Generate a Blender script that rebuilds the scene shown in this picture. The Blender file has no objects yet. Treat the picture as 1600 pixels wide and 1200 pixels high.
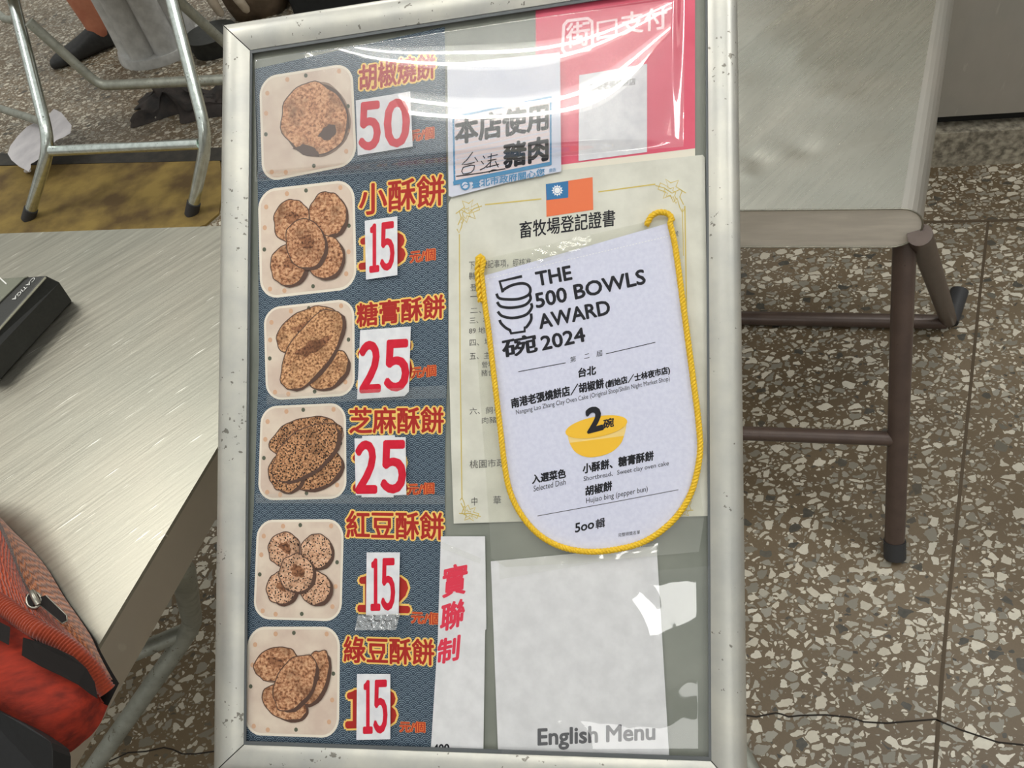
import bpy, bmesh, math, random
from mathutils import Vector, Matrix, noise
random.seed(7)

# ------------------------------------------------------------------ camera
FPX, CAM_H = 1150.0, 1.10
PITCH, ROLL = math.radians(50), math.radians(14)
_R0 = Vector((1, 0, 0)); _U0 = Vector((0, math.sin(PITCH), math.cos(PITCH)))
FWD = Vector((0, math.cos(PITCH), -math.sin(PITCH)))
RIGHT = _R0 * math.cos(ROLL) - _U0 * math.sin(ROLL)
UP = _U0 * math.cos(ROLL) + _R0 * math.sin(ROLL)
EYE = Vector((0, 0, CAM_H))
scene = bpy.context.scene
COL = scene.collection
cam_data = bpy.data.cameras.new('camera')
cam_data.sensor_width = 36.0
cam_data.lens = 36.0 * FPX / 1600.0
cam_data.clip_start = 0.01
cam = bpy.data.objects.new('camera', cam_data)
cam.matrix_world = Matrix(((RIGHT.x, UP.x, -FWD.x, EYE.x), (RIGHT.y, UP.y, -FWD.y, EYE.y),
                           (RIGHT.z, UP.z, -FWD.z, EYE.z), (0, 0, 0, 1)))
COL.objects.link(cam)
scene.camera = cam

# ------------------------------------------------------------------ light and exposure
scene.view_settings.view_transform = 'Standard'
scene.view_settings.look = 'None'
scene.view_settings.gamma = 1.0
scene.view_settings.use_curve_mapping = False
scene.view_settings.exposure = 0.0
world = bpy.data.worlds.new('market_hall')
scene.world = world
world.use_nodes = True
_wt = world.node_tree
_bg = _wt.nodes['Background']
_tc = _wt.nodes.new('ShaderNodeTexCoord')
_nz = _wt.nodes.new('ShaderNodeTexNoise'); _nz.inputs['Scale'].default_value = 2.6; _nz.inputs['Detail'].default_value = 2
_wt.links.new(_tc.outputs['Generated'], _nz.inputs['Vector'])
_sp = _wt.nodes.new('ShaderNodeSeparateXYZ'); _wt.links.new(_tc.outputs['Generated'], _sp.inputs[0])
_ad = _wt.nodes.new('ShaderNodeMath'); _ad.operation = 'MULTIPLY_ADD'
_wt.links.new(_nz.outputs['Fac'], _ad.inputs[0]); _ad.inputs[1].default_value = 0.9
_wt.links.new(_sp.outputs[2], _ad.inputs[2])
_rp = _wt.nodes.new('ShaderNodeValToRGB')
_rp.color_ramp.elements[0].position = 0.38; _rp.color_ramp.elements[0].color = (0.24, 0.22, 0.20, 1)
_rp.color_ramp.elements[1].position = 1.25 / 1.25; _rp.color_ramp.elements[1].color = (0.98, 1.0, 0.96, 1)
_e = _rp.color_ramp.elements.new(0.72); _e.color = (0.66, 0.64, 0.58, 1)
_wt.links.new(_ad.outputs[0], _rp.inputs[0])
_wt.links.new(_rp.outputs[0], _bg.inputs[0])
_bg.inputs[1].default_value = 0.62


def area(name, loc, target, size, size_y, power, color):
    d = bpy.data.lights.new(name, 'AREA')
    d.shape = 'RECTANGLE'; d.size = size; d.size_y = size_y; d.energy = power; d.color = color
    o = bpy.data.objects.new(name, d)
    o.location = loc
    o.rotation_euler = (Vector(target) - Vector(loc)).to_track_quat('-Z', 'Y').to_euler()
    COL.objects.link(o)
    return o


area('stall_light_behind', (-1.35, 1.55, 2.55), (-0.45, 0.7, 0.5), 0.9, 0.25, 16, (1.0, 0.97, 0.9))
area('added_rear_strip', (0.1, 3.7, 2.6), (-0.8, 2.2, 0.1), 1.6, 0.15, 30, (1.0, 0.97, 0.9))  # added strip light, unseen, to put highlights on the galvanised tubes
area('added_right_fill', (1.5, 0.2, 2.6), (0.6, 0.8, 0.2), 1.2, 0.4, 14, (1.0, 0.98, 0.94))  # added overhead fill for the right side, out of view

# ------------------------------------------------------------------ pixel helpers (1600 x 1200 frame)


def ray(px, py):
    return RIGHT * ((px - 800) / FPX) - UP * ((py - 600) / FPX) + FWD


def at_z(px, py, z):
    d = ray(px, py)
    return EYE + d * ((z - CAM_H) / d.z)


def at_t(px, py, t):
    return EYE + ray(px, py) * t


def at_y(px, py, y):
    d = ray(px, py)
    return EYE + d * ((y - EYE.y) / d.y)


def at_plane(px, py, p0, n):
    d = ray(px, py)
    return EYE + d * ((Vector(p0) - EYE).dot(n) / d.dot(n))


# ------------------------------------------------------------------ materials


class NT:
    def __init__(self, m):
        self.t = m.node_tree; self.n = self.t.nodes; self.l = self.t.links
        self.b = self.n.get('Principled BSDF'); self.out = self.n.get('Material Output')

    def new(self, typ, **kw):
        x = self.n.new(typ)
        for k, v in kw.items():
            setattr(x, k, v)
        return x

    def put(self, sock, v):
        if hasattr(v, 'is_output') or isinstance(v, bpy.types.NodeSocket):
            self.l.new(v, sock)
        else:
            sock.default_value = v

    def math(self, op, a, b=0.0, c=0.0):
        x = self.new('ShaderNodeMath', operation=op)
        self.put(x.inputs[0], a); self.put(x.inputs[1], b); self.put(x.inputs[2], c)
        return x.outputs[0]

    def mix(self, f, a, b):
        x = self.new('ShaderNodeMix', data_type='RGBA')
        self.put(x.inputs[0], f); self.put(x.inputs[6], a); self.put(x.inputs[7], b)
        return x.outputs[2]

    def ramp(self, f, stops, interp='LINEAR'):
        x = self.new('ShaderNodeValToRGB')
        x.color_ramp.interpolation = interp
        e = x.color_ramp.elements
        while len(e) > 1:
            e.remove(e[-1])
        e[0].position, e[0].color = stops[0][0], stops[0][1]
        for p, c in stops[1:]:
            q = e.new(p); q.color = c
        self.l.new(f, x.inputs[0])
        return x.outputs[0]

    def obj_coords(self, scale=(1, 1, 1), rot=(0, 0, 0), loc=(0, 0, 0), which='Object'):
        tc = self.new('ShaderNodeTexCoord')
        mp = self.new('ShaderNodeMapping')
        mp.inputs['Scale'].default_value = scale
        mp.inputs['Rotation'].default_value = rot
        mp.inputs['Location'].default_value = loc
        self.l.new(tc.outputs[which], mp.inputs[0])
        return mp.outputs[0]

    def noise(self, vec, scale, detail=3.0, rough=0.55):
        x = self.new('ShaderNodeTexNoise')
        x.inputs['Scale'].default_value = scale; x.inputs['Detail'].default_value = detail
        x.inputs['Roughness'].default_value = rough
        self.l.new(vec, x.inputs['Vector'])
        return x.outputs['Fac']

    def voronoi(self, vec, scale, feature='F1'):
        x = self.new('ShaderNodeTexVoronoi', feature=feature)
        x.inputs['Scale'].default_value = scale
        self.l.new(vec, x.inputs['Vector'])
        return x

    def bump(self, h, strength=0.3, dist=0.002):
        x = self.new('ShaderNodeBump')
        x.inputs['Strength'].default_value = strength; x.inputs['Distance'].default_value = dist
        self.l.new(h, x.inputs['Height'])
        self.l.new(x.outputs[0], self.b.inputs['Normal'])
        return x

    def normal(self):
        return self.b.inputs['Normal']


def rgba(c):
    return (c[0], c[1], c[2], 1.0)


def s2l(r, g, b):
    f = lambda v: (v / 255 / 12.92) if v / 255 <= 0.04045 else ((v / 255 + 0.055) / 1.055) ** 2.4
    return (f(r), f(g), f(b), 1.0)


def mat(name, color, rough=0.5, metal=0.0, spec=0.5):
    m = bpy.data.materials.new(name)
    m.use_nodes = True
    b = m.node_tree.nodes['Principled BSDF']
    b.inputs['Base Color'].default_value = rgba(color)
    b.inputs['Roughness'].default_value = rough
    b.inputs['Metallic'].default_value = metal
    b.inputs['Specular IOR Level'].default_value = spec
    return m


def mottled(name, c1, c2, scale, rough=0.5, metal=0.0, bump=0.0, detail=4.0, spec=0.5, lo=0.35, hi=0.65, stretch=(1, 1, 1)):
    m = mat(name, c1, rough, metal, spec)
    t = NT(m)
    v = t.obj_coords(scale=stretch)
    f = t.noise(v, scale, detail)
    c = t.ramp(f, [(lo, rgba(c1)), (hi, rgba(c2))])
    t.l.new(c, t.b.inputs['Base Color'])
    if bump:
        t.bump(f, bump, 0.002)
    return m


MT = {}
MT['paper'] = mottled('paper_white', s2l(226, 226, 228), s2l(214, 214, 216), 60, 0.65, spec=0.2)
MT['label_paper'] = mottled('label_paper', s2l(232, 233, 236), s2l(218, 219, 224), 90, 0.6, spec=0.25)
MT['cert_paper'] = mottled('certificate_paper', s2l(218, 217, 205), s2l(205, 204, 192), 40, 0.5, spec=0.3)
MT['pennant'] = mottled('pennant_satin', s2l(214, 216, 234), s2l(206, 208, 228), 300, 0.55, spec=0.25)
MT['ink'] = mat('black_ink', s2l(36, 36, 42), 0.5, spec=0.2)
MT['ink_grey'] = mat('grey_ink', s2l(88, 88, 92), 0.5, spec=0.2)
MT['ink_soft'] = mat('soft_ink', s2l(72, 70, 66), 0.5, spec=0.2)
MT['red'] = mottled('price_red', s2l(214, 26, 56), s2l(200, 18, 44), 120, 0.45, spec=0.3)
MT['brush_red'] = mat('marker_red', s2l(222, 62, 84), 0.5, spec=0.2)
MT['title_red'] = mat('title_red', s2l(172, 46, 40), 0.5, spec=0.2)
MT['title_yellow'] = mat('title_yellow', s2l(242, 202, 112), 0.5, spec=0.2)
MT['title_orange'] = mat('unit_orange', s2l(222, 120, 64), 0.5, spec=0.2)
MT['navy'] = mat('unit_navy', s2l(34, 42, 56), 0.5, spec=0.2)
MT['pink'] = mottled('sign_pink', s2l(226, 98, 122), s2l(218, 86, 110), 20, 0.4, spec=0.3)
MT['pink_white'] = mat('sign_pink_white', s2l(250, 214, 220), 0.4)
MT['cream'] = mat('cream_card', s2l(226, 220, 204), 0.5)
MT['sticker'] = mottled('sticker_lilac', s2l(212, 214, 226), s2l(196, 200, 216), 25, 0.35, spec=0.4)
MT['sticker_blush'] = mat('sticker_blush', s2l(218, 202, 204), 0.4)
MT['blue'] = mat('sticker_blue', s2l(58, 130, 176), 0.4)
MT['gold_ink'] = mat('gold_ink', s2l(208, 186, 96), 0.5)
MT['flag_red'] = mat('flag_orange_red', s2l(228, 112, 62), 0.5)
MT['flag_red2'] = mat('flag_faded_red', s2l(222, 96, 50), 0.5)
MT['flag_blue'] = mat('flag_blue', s2l(22, 108, 164), 0.5)
MT['white'] = mat('white_print', s2l(238, 238, 240), 0.5)
MT['bowl_gold'] = mat('bowl_gold', s2l(242, 190, 44), 0.5)
MT['backing'] = mottled('backing_grey_green', s2l(140, 143, 133), s2l(124, 128, 119), 14, 0.45, spec=0.35)
MT['rail_shade_grey'] = mat('rail_shade_dark', s2l(92, 96, 98), 0.55)  # grey of the strips that paint the rail's shade; the bracket shares it
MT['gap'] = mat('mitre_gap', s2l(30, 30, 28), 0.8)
MT['rubber'] = mat('black_rubber', s2l(52, 52, 54), 0.55)
MT['lamp'] = mat('fluorescent_glow', (1, 1, 1), 0.5)
_t = NT(MT['lamp'])
_t.b.inputs['Emission Color'].default_value = (1.0, 0.98, 0.92, 1)
_t.b.inputs['Emission Strength'].default_value = 20.0
MT['lamp_body'] = mat('lamp_white_metal', (0.75, 0.75, 0.73), 0.45)


def wear_metal(name, c1, c2, dark, rough, metal, scale=30, speck=0.73, bump=0.05):
    m = mat(name, c1, rough, metal)
    t = NT(m)
    v = t.obj_coords()
    f = t.noise(v, scale, 5)
    c = t.ramp(f, [(0.32, rgba(c1)), (0.68, rgba(c2))])
    g = t.noise(v, 210, 3)
    g2 = t.noise(v, 23, 2)
    k = t.math('GREATER_THAN', t.math('ADD', t.math('MULTIPLY', g, 0.75), t.math('MULTIPLY', g2, 0.35)), speck)
    c = t.mix(t.math('MULTIPLY', k, 0.75), c, rgba(dark))
    t.l.new(c, t.b.inputs['Base Color'])
    t.bump(f, bump, 0.001)
    return m


MT['alu'] = wear_metal('worn_aluminium', s2l(208, 206, 196), s2l(186, 186, 181), s2l(92, 86, 74), 0.42, 0.55, 26, 0.70)
MT['galv'] = wear_metal('galvanised_tube', s2l(232, 240, 236), s2l(206, 214, 208), s2l(110, 108, 98), 0.24, 1.0, 60, 0.71, 0.08)
MT['galv_dull'] = wear_metal('galvanised_dull', s2l(176, 178, 168), s2l(150, 152, 142), s2l(110, 100, 84), 0.5, 0.5, 50, 0.70, 0.2)
MT['brown_tube'] = wear_metal('brown_painted_tube', s2l(92, 76, 68), s2l(80, 66, 60), s2l(60, 48, 42), 0.34, 0.1, 40, 0.72, 0.1)


def steel(name, base, rough, rot, streak=0.5, dents=0.0, scale=1.0, patch=0.0):
    """brushed stainless steel with long hairline scratches along one direction"""
    m = mat(name, base, rough, 1.0)
    t = NT(m)
    v = t.obj_coords(rot=(0, 0, -rot))
    vs = t.new('ShaderNodeMapping'); vs.inputs['Scale'].default_value = (6 * scale, 160 * scale, 20)
    t.l.new(v, vs.inputs[0])
    long1 = t.noise(vs.outputs[0], 1.0, 6, 0.65)
    vs2 = t.new('ShaderNodeMapping'); vs2.inputs['Scale'].default_value = (22 * scale, 330 * scale, 20)
    t.l.new(v, vs2.inputs[0])
    short = t.noise(vs2.outputs[0], 1.0, 2, 0.5)
    broad = t.noise(v, 5.0 * scale, 3)
    c0 = t.ramp(long1, [(0.3, rgba([x * (1 - 0.16 * streak) for x in base[:3]])), (0.7, rgba([min(1, x * (1 + 0.12 * streak)) for x in base[:3]]))])
    scr = t.ramp(short, [(0.69, (0, 0, 0, 1)), (0.75, (1, 1, 1, 1))])
    c1 = t.mix(t.math('MULTIPLY', scr, 0.75 * streak), c0, (0.95, 0.94, 0.88, 1))
    cb = t.ramp(broad, [(0.35, (0.90, 0.92, 0.90, 1)), (0.65, (1.0, 0.985, 0.95, 1))])
    mm = t.new('ShaderNodeMix', data_type='RGBA', blend_type='MULTIPLY'); mm.inputs[0].default_value = 1.0
    t.l.new(c1, mm.inputs[6]); t.l.new(cb, mm.inputs[7])
    t.l.new(mm.outputs[2], t.b.inputs['Base Color'])
    r = t.math('ADD', t.math('MULTIPLY', long1, 0.18), rough - 0.09)
    t.l.new(r, t.b.inputs['Roughness'])
    h = t.math('ADD', t.math('MULTIPLY', long1, 0.25), t.math('MULTIPLY', short, 0.25))
    if dents:
        vd = t.new('ShaderNodeMapping'); vd.inputs['Scale'].default_value = (7, 20, 5)
        t.l.new(v, vd.inputs[0])
        h = t.math('ADD', h, t.math('MULTIPLY', t.noise(vd.outputs[0], 1.0, 4, 0.6), dents))
    t.bump(h, 0.12, 0.004)
    return m


MT['table_steel'] = steel('table_stainless', (0.385, 0.372, 0.325), 0.42, math.radians(32), 1.0)
MT['apron_steel'] = steel('apron_stainless', (0.60, 0.55, 0.50), 0.40, math.radians(57), 0.25)
MT['low_table_steel'] = steel('dented_stainless', (0.64, 0.62, 0.555), 0.28, math.radians(35), 0.16, dents=3.0)
MT['edge_steel'] = steel('edge_stainless', (0.60, 0.57, 0.53), 0.34, math.radians(55), 0.2)
MT['edge_steel'].node_tree.nodes['Principled BSDF'].inputs['Metallic'].default_value = 0.8
MT['end_steel'] = mottled('end_panel_metal', s2l(236, 228, 216), s2l(220, 212, 200), 30, 0.5, 0.15, stretch=(0.3, 1, 3))
MT['freezer_steel'] = steel('freezer_stainless', (0.50, 0.485, 0.46), 0.38, 0.0, 0.2)
MT['freezer_steel'].node_tree.nodes['Principled BSDF'].inputs['Metallic'].default_value = 0.6


def terrazzo():
    m = mat('terrazzo', s2l(110, 96, 78), 0.42, 0.0, 0.4)
    t = NT(m)
    tc = t.new('ShaderNodeTexCoord')
    v = tc.outputs['Object']
    warp = t.new('ShaderNodeTexNoise'); warp.inputs['Scale'].default_value = 90
    t.l.new(v, warp.inputs['Vector'])
    wv = t.new('ShaderNodeVectorMath', operation='MULTIPLY_ADD')
    t.l.new(warp.outputs['Color'], wv.inputs[0]); wv.inputs[1].default_value = (0.008, 0.008, 0.0)
    t.l.new(v, wv.inputs[2])
    vv = wv.outputs[0]
    big = t.noise(v, 2.2, 3)
    base = t.ramp(big, [(0.35, s2l(104, 88, 66)), (0.62, s2l(126, 110, 88))])
    fine = t.noise(v, 300, 3)
    base = t.mix(t.math('MULTIPLY', fine, 0.35), base, s2l(74, 62, 48))

    def layer(c_in, scale, edge, keep, rot, sx):
        mp = t.new('ShaderNodeMapping'); mp.inputs['Rotation'].default_value = (0, 0, rot)
        mp.inputs['Scale'].default_value = (sx, 1.0, 1.0)
        t.l.new(vv, mp.inputs[0])
        f1 = t.voronoi(mp.outputs[0], scale, 'F1')
        de = t.voronoi(mp.outputs[0], scale, 'DISTANCE_TO_EDGE')
        sep = t.new('ShaderNodeSeparateColor')
        t.l.new(f1.outputs['Color'], sep.inputs[0])
        big_enough = t.math('GREATER_THAN', de.outputs['Distance'], t.math('ADD', edge, t.math('MULTIPLY', sep.outputs[1], 0.10)))
        kept = t.math('LESS_THAN', sep.outputs[0], keep)
        fac = t.math('MULTIPLY', big_enough, kept)
        col = t.ramp(sep.outputs[2], [(0.0, s2l(46, 46, 42)), (0.045, s2l(52, 52, 48)), (0.05, s2l(128, 124, 112)),
                                      (0.30, s2l(158, 154, 142)), (0.55, s2l(190, 184, 168)), (0.8, s2l(214, 206, 188)), (1.0, s2l(226, 220, 204))])
        col = t.mix(t.math('MULTIPLY', t.noise(v, 120, 3), 0.35), col, s2l(140, 134, 120))
        return t.mix(fac, c_in, col)

    c = layer(base, 165.0, 0.12, 0.60, 0.6, 0.8)
    c = layer(c, 76.0, 0.08, 0.66, 0.25, 0.74)
    dirt = t.noise(v, 1.6, 4)
    c = t.mix(t.ramp(dirt, [(0.46, (0, 0, 0, 1)), (0.72, (0.55, 0.55, 0.55, 1))]), c, s2l(92, 78, 56))
    t.l.new(c, t.b.inputs['Base Color'])
    t.bump(fine, 0.08, 0.001)
    return m


MT['terrazzo'] = terrazzo()


def seigaiha():
    """dark blue overlapping wave scales, printed"""
    m = mat('wave_scale_print', s2l(50, 66, 84), 0.42, spec=0.35)
    t = NT(m)
    tc = t.new('ShaderNodeTexCoord')
    sp = t.new('ShaderNodeSeparateXYZ')
    t.l.new(tc.outputs['Object'], sp.inputs[0])
    W = 0.0104; Hh = 0.0034; R = 0.0056
    x, y = sp.outputs[0], sp.outputs[1]
    row = t.math('FLOOR', t.math('DIVIDE', y, Hh))

    def dist(k):
        r = t.math('SUBTRACT', row, float(k))
        off = t.math('MULTIPLY', t.math('MODULO', t.math('ADD', r, 1000.0), 2.0), W / 2)
        xx = t.math('ADD', x, off)
        dx = t.math('SUBTRACT', xx, t.math('MULTIPLY', t.math('ROUND', t.math('DIVIDE', xx, W)), W))
        dy = t.math('SUBTRACT', y, t.math('MULTIPLY', r, Hh))
        return t.math('SQRT', t.math('ADD', t.math('MULTIPLY', dx, dx), t.math('MULTIPLY', dy, dy)))
    d1, d0 = dist(1), dist(0)
    front = t.math('LESS_THAN', d1, R)
    d = t.math('ADD', t.math('MULTIPLY', d1, front), t.math('MULTIPLY', d0, t.math('SUBTRACT', 1.0, front)))
    ring = t.math('FRACT', t.math('ADD', t.math('DIVIDE', d, R / 3.5), 0.30))
    line = t.math('LESS_THAN', ring, 0.36)
    c = t.mix(line, s2l(38, 54, 72), s2l(128, 146, 158))
    nz = t.noise(tc.outputs['Object'], 18, 3)
    c = t.mix(t.math('MULTIPLY', nz, 0.30), c, s2l(70, 84, 98))
    t.l.new(c, t.b.inputs['Base Color'])
    return m


MT['waves'] = seigaiha()


def pastry(name, c_light, c_mid, c_dark, seeds=0.0, scale=420):
    m = mat(name, c_mid, 0.5, spec=0.2)
    t = NT(m)
    v = t.obj_coords()
    f = t.noise(v, scale, 3, 0.6)
    c = t.ramp(f, [(0.34, rgba(c_dark)), (0.46, rgba(c_mid)), (0.62, rgba(c_light))])
    b = t.noise(v, 55, 2)
    c = t.mix(t.ramp(b, [(0.5, (0, 0, 0, 1)), (0.75, (0.8, 0.8, 0.8, 1))]), c, rgba([x * 0.35 for x in c_mid[:3]]))
    if seeds:
        vo = t.voronoi(v, 520, 'F1')
        k = t.math('LESS_THAN', vo.outputs['Distance'], seeds)
        c = t.mix(k, c, s2l(34, 28, 26))
    t.l.new(c, t.b.inputs['Base Color'])
    return m


MT['plate'] = mottled('plate_print', s2l(224, 208, 190), s2l(208, 186, 170), 30, 0.42)
MT['plate_rim'] = mat('plate_rim_print', s2l(232, 222, 206), 0.42)
MT['dot_green'] = mat('plate_dot_green', s2l(86, 90, 72), 0.5)
MT['dot_orange'] = mat('plate_dot_orange', s2l(210, 168, 136), 0.5)
MT['print_shade'] = mat('print_brown_shade', s2l(150, 124, 106), 0.5)
MT['print_dark'] = mat('print_dark_crust', s2l(84, 58, 46), 0.5)
MT['toast'] = pastry('pastry_toasted', s2l(168, 118, 86), s2l(128, 86, 62), s2l(70, 46, 36))
MT['pastry_plain'] = pastry('pastry_plain', s2l(226, 178, 138), s2l(196, 138, 100), s2l(132, 84, 58))
MT['pastry_brown'] = pastry('pastry_brown', s2l(216, 172, 134), s2l(176, 122, 88), s2l(104, 68, 50))
MT['pastry_crumb'] = pastry('pastry_crumb', s2l(222, 176, 132), s2l(176, 126, 88), s2l(96, 62, 46), scale=520)
MT['pastry_sesame'] = pastry('pastry_sesame', s2l(214, 166, 124), s2l(168, 118, 82), s2l(52, 40, 36), 0.36, 560)
MT['pastry_seeded'] = pastry('pastry_seeded', s2l(226, 188, 158), s2l(208, 162, 130), s2l(164, 118, 92), 0.34)


def clear_film(name, gloss=0.10, rough=0.03, haze=0.05, tint=(1, 1, 1, 1)):
    m = bpy.data.materials.new(name); m.use_nodes = True
    t = NT(m)
    t.n.remove(t.b)
    tr = t.new('ShaderNodeBsdfTransparent'); tr.inputs[0].default_value = tint
    g = t.new('ShaderNodeBsdfAnisotropic'); g.inputs['Roughness'].default_value = rough
    g.inputs['Color'].default_value = (1, 1, 1, 1)
    g2 = t.new('ShaderNodeBsdfAnisotropic'); g2.inputs['Roughness'].default_value = 0.24
    g2.inputs['Color'].default_value = (1, 1, 1, 1)
    fr = t.new('ShaderNodeFresnel')
    geo = t.new('ShaderNodeNewGeometry')
    t.l.new(t.math('ADD', 1.5, t.math('MULTIPLY', geo.outputs['Backfacing'], 1 / 1.5 - 1.5)), fr.inputs[0])
    s1 = t.new('ShaderNodeMixShader'); s1.inputs[0].default_value = haze
    t.l.new(tr.outputs[0], s1.inputs[1]); t.l.new(g2.outputs[0], s1.inputs[2])
    s2 = t.new('ShaderNodeMixShader')
    fac = t.math('MINIMUM', t.math('ADD', fr.outputs[0], gloss - 0.04), 1.0)
    t.l.new(fac, s2.inputs[0]); t.l.new(s1.outputs[0], s2.inputs[1]); t.l.new(g.outputs[0], s2.inputs[2])
    t.l.new(s2.outputs[0], t.out.inputs[0])
    return m


MT['film'] = clear_film('clear_pvc_film', 0.085, 0.006, 0.07)
MT['film_flat'] = clear_film('clear_pvc_film_lower', 0.05, 0.02, 0.0)
MT['tape'] = clear_film('clear_tape', 0.07, 0.08, 0.05, (0.97, 0.97, 0.95, 1))
MT['sleeve'] = clear_film('clear_sleeve', 0.045, 0.06, 0.02, (0.985, 0.985, 0.97, 1))
MT['foil_tape'] = clear_film('crinkled_tape', 0.30, 0.16, 0.22, (0.8, 0.82, 0.82, 1))

# ------------------------------------------------------------------ mesh helpers


class MB:
    """collects vertices, faces, material slots and UVs of one mesh object"""

    def __init__(self):
        self.v = []; self.f = []; self.m = []; self.mats = []; self.uv = {}; self.sm = []

    def slot(self, m):
        if m not in self.mats:
            self.mats.append(m)
        return self.mats.index(m)

    def add(self, verts, faces, m, smooth=False, uvs=None):
        k = len(self.v); s = self.slot(m)
        self.v += [tuple(p) for p in verts]
        for i, f in enumerate(faces):
            if uvs:
                self.uv[len(self.f)] = [uvs[j] for j in f]
            self.f.append(tuple(j + k for j in f)); self.m.append(s); self.sm.append(smooth)
        return self

    def build(self, name, parent=None, world=None):
        """world: matrix of the object; vertices are given in that local frame"""
        me = bpy.data.meshes.new(name)
        me.from_pydata(self.v, [], self.f)
        for m in self.mats:
            me.materials.append(m)
        me.polygons.foreach_set('material_index', self.m)
        me.polygons.foreach_set('use_smooth', self.sm)
        if self.uv:
            lay = me.uv_layers.new(name='UVMap')
            for i, p in enumerate(me.polygons):
                if i in self.uv:
                    for li, u in zip(p.loop_indices, self.uv[i]):
                        lay.data[li].uv = u
        me.update()
        o = bpy.data.objects.new(name, me)
        COL.objects.link(o)
        if parent is not None and world is None:
            world = Matrix.Identity(4)
        if parent is not None:
            o.parent = parent
            if world is not None:
                o.matrix_parent_inverse = Matrix.Identity(4)
                o.matrix_basis = ROOTM[parent.name].inverted() @ world
        elif world is not None:
            o.matrix_basis = world
        ROOTM[o.name] = world.copy() if world is not None else (ROOTM[parent.name].copy() if parent else Matrix.Identity(4))
        return o


ROOTM = {}


def tag(o, label=None, cat=None, group=None, kind=None):
    for k, v in (('label', label), ('category', cat), ('group', group), ('kind', kind)):
        if v:
            o[k] = v
    return o


def empty(name, world, label=None, cat=None, group=None):
    o = bpy.data.objects.new(name, None)
    o.empty_display_size = 0.05
    COL.objects.link(o)
    if isinstance(world, Vector) or isinstance(world, tuple):
        world = Matrix.Translation(Vector(world))
    o.matrix_basis = world
    ROOTM[o.name] = world.copy()
    return tag(o, label, cat, group)


def fillet(pts, r, n=6):
    """round the inner corners of a polyline"""
    pts = [Vector(p) for p in pts]
    out = [pts[0]]
    for a, b, c in zip(pts, pts[1:], pts[2:]):
        u, w = (a - b), (c - b)
        rr = min(r, u.length * 0.45, w.length * 0.45)
        p, q = b + u.normalized() * rr, b + w.normalized() * rr
        for i in range(n + 1):
            s = i / n
            out.append(p * (1 - s) ** 2 + b * (2 * s * (1 - s)) + q * s ** 2)
    out.append(pts[-1])
    return out


def tube(mb, pts, r, m, n=14, cap=True, radii=None):
    pts = [Vector(p) for p in pts]
    ring0 = len(mb.v)
    verts = []; faces = []
    t0 = (pts[1] - pts[0]).normalized()
    a = t0.orthogonal().normalized()
    for i, p in enumerate(pts):
        if i == 0:
            t = t0
        elif i == len(pts) - 1:
            t = (pts[i] - pts[i - 1]).normalized()
        else:
            t = ((pts[i + 1] - pts[i]).normalized() + (pts[i] - pts[i - 1]).normalized()).normalized()
        a = (a - t * a.dot(t)).normalized()
        b = t.cross(a)
        rr = radii[i] if radii else r
        for k in range(n):
            th = 2 * math.pi * k / n
            verts.append(p + (a * math.cos(th) + b * math.sin(th)) * rr)
    for i in range(len(pts) - 1):
        for k in range(n):
            faces.append((i * n + k, i * n + (k + 1) % n, (i + 1) * n + (k + 1) % n, (i + 1) * n + k))
    mb.add(verts, faces, m, True)
    if cap:
        mb.add([verts[k] for k in range(n)], [tuple(reversed(range(n)))], m)
        mb.add([verts[-n + k] for k in range(n)], [tuple(range(n))], m)
    return mb


def prism(mb, poly, d, m, smooth=False):
    """poly: list of 3D points (planar, CCW seen from +d side); extruded from poly to poly+d"""
    n = len(poly); d = Vector(d)
    top = [Vector(p) + d for p in poly]
    bot = [Vector(p) for p in poly]
    mb.add(top, [tuple(range(n))], m)
    mb.add(bot, [tuple(reversed(range(n)))], m)
    sv = bot + top
    mb.add(sv, [(i, (i + 1) % n, n + (i + 1) % n, n + i) for i in range(n)], m, smooth)
    return mb


def box(mb, lo, hi, m, M=None):
    x0, y0, z0 = lo; x1, y1, z1 = hi
    v = [Vector(p) for p in ((x0, y0, z0), (x1, y0, z0), (x1, y1, z0), (x0, y1, z0), (x0, y0, z1), (x1, y0, z1), (x1, y1, z1), (x0, y1, z1))]
    if M is not None:
        v = [M @ p for p in v]
    mb.add(v, [(3, 2, 1, 0), (4, 5, 6, 7), (0, 1, 5, 4), (1, 2, 6, 5), (2, 3, 7, 6), (3, 0, 4, 7)], m)
    return mb


def bevel(o, w, seg=2):
    b = o.modifiers.new('bevel', 'BEVEL'); b.width = w; b.segments = seg; b.limit_method = 'ANGLE'
    return o


def resample(poly, n):
    """closed or open 2D/3D polyline resampled to n points"""
    P = [Vector(p) for p in poly]
    L = [0.0]
    for a, b in zip(P, P[1:]):
        L.append(L[-1] + (b - a).length)
    out = []
    for i in range(n):
        s = L[-1] * i / (n - 1)
        k = 0
        while k < len(P) - 2 and L[k + 1] < s:
            k += 1
        d = (L[k + 1] - L[k]) or 1e-9
        out.append(P[k].lerp(P[k + 1], (s - L[k]) / d))
    return out


def smooth_curve(poly, n):
    """Catmull-Rom through the points, resampled"""
    P = [Vector(p) for p in poly]
    P = [P[0] * 2 - P[1]] + P + [P[-1] * 2 - P[-2]]
    out = []
    for i in range(1, len(P) - 2):
        for k in range(12):
            s = k / 12
            a, b, c, d = P[i - 1], P[i], P[i + 1], P[i + 2]
            out.append(((b * 2) + (c - a) * s + (a * 2 - b * 5 + c * 4 - d) * s * s + (b * 3 - a - c * 3 + d) * s ** 3) * 0.5)
    out.append(P[-2])
    return resample(out, n)


_glyphs = {}


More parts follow.
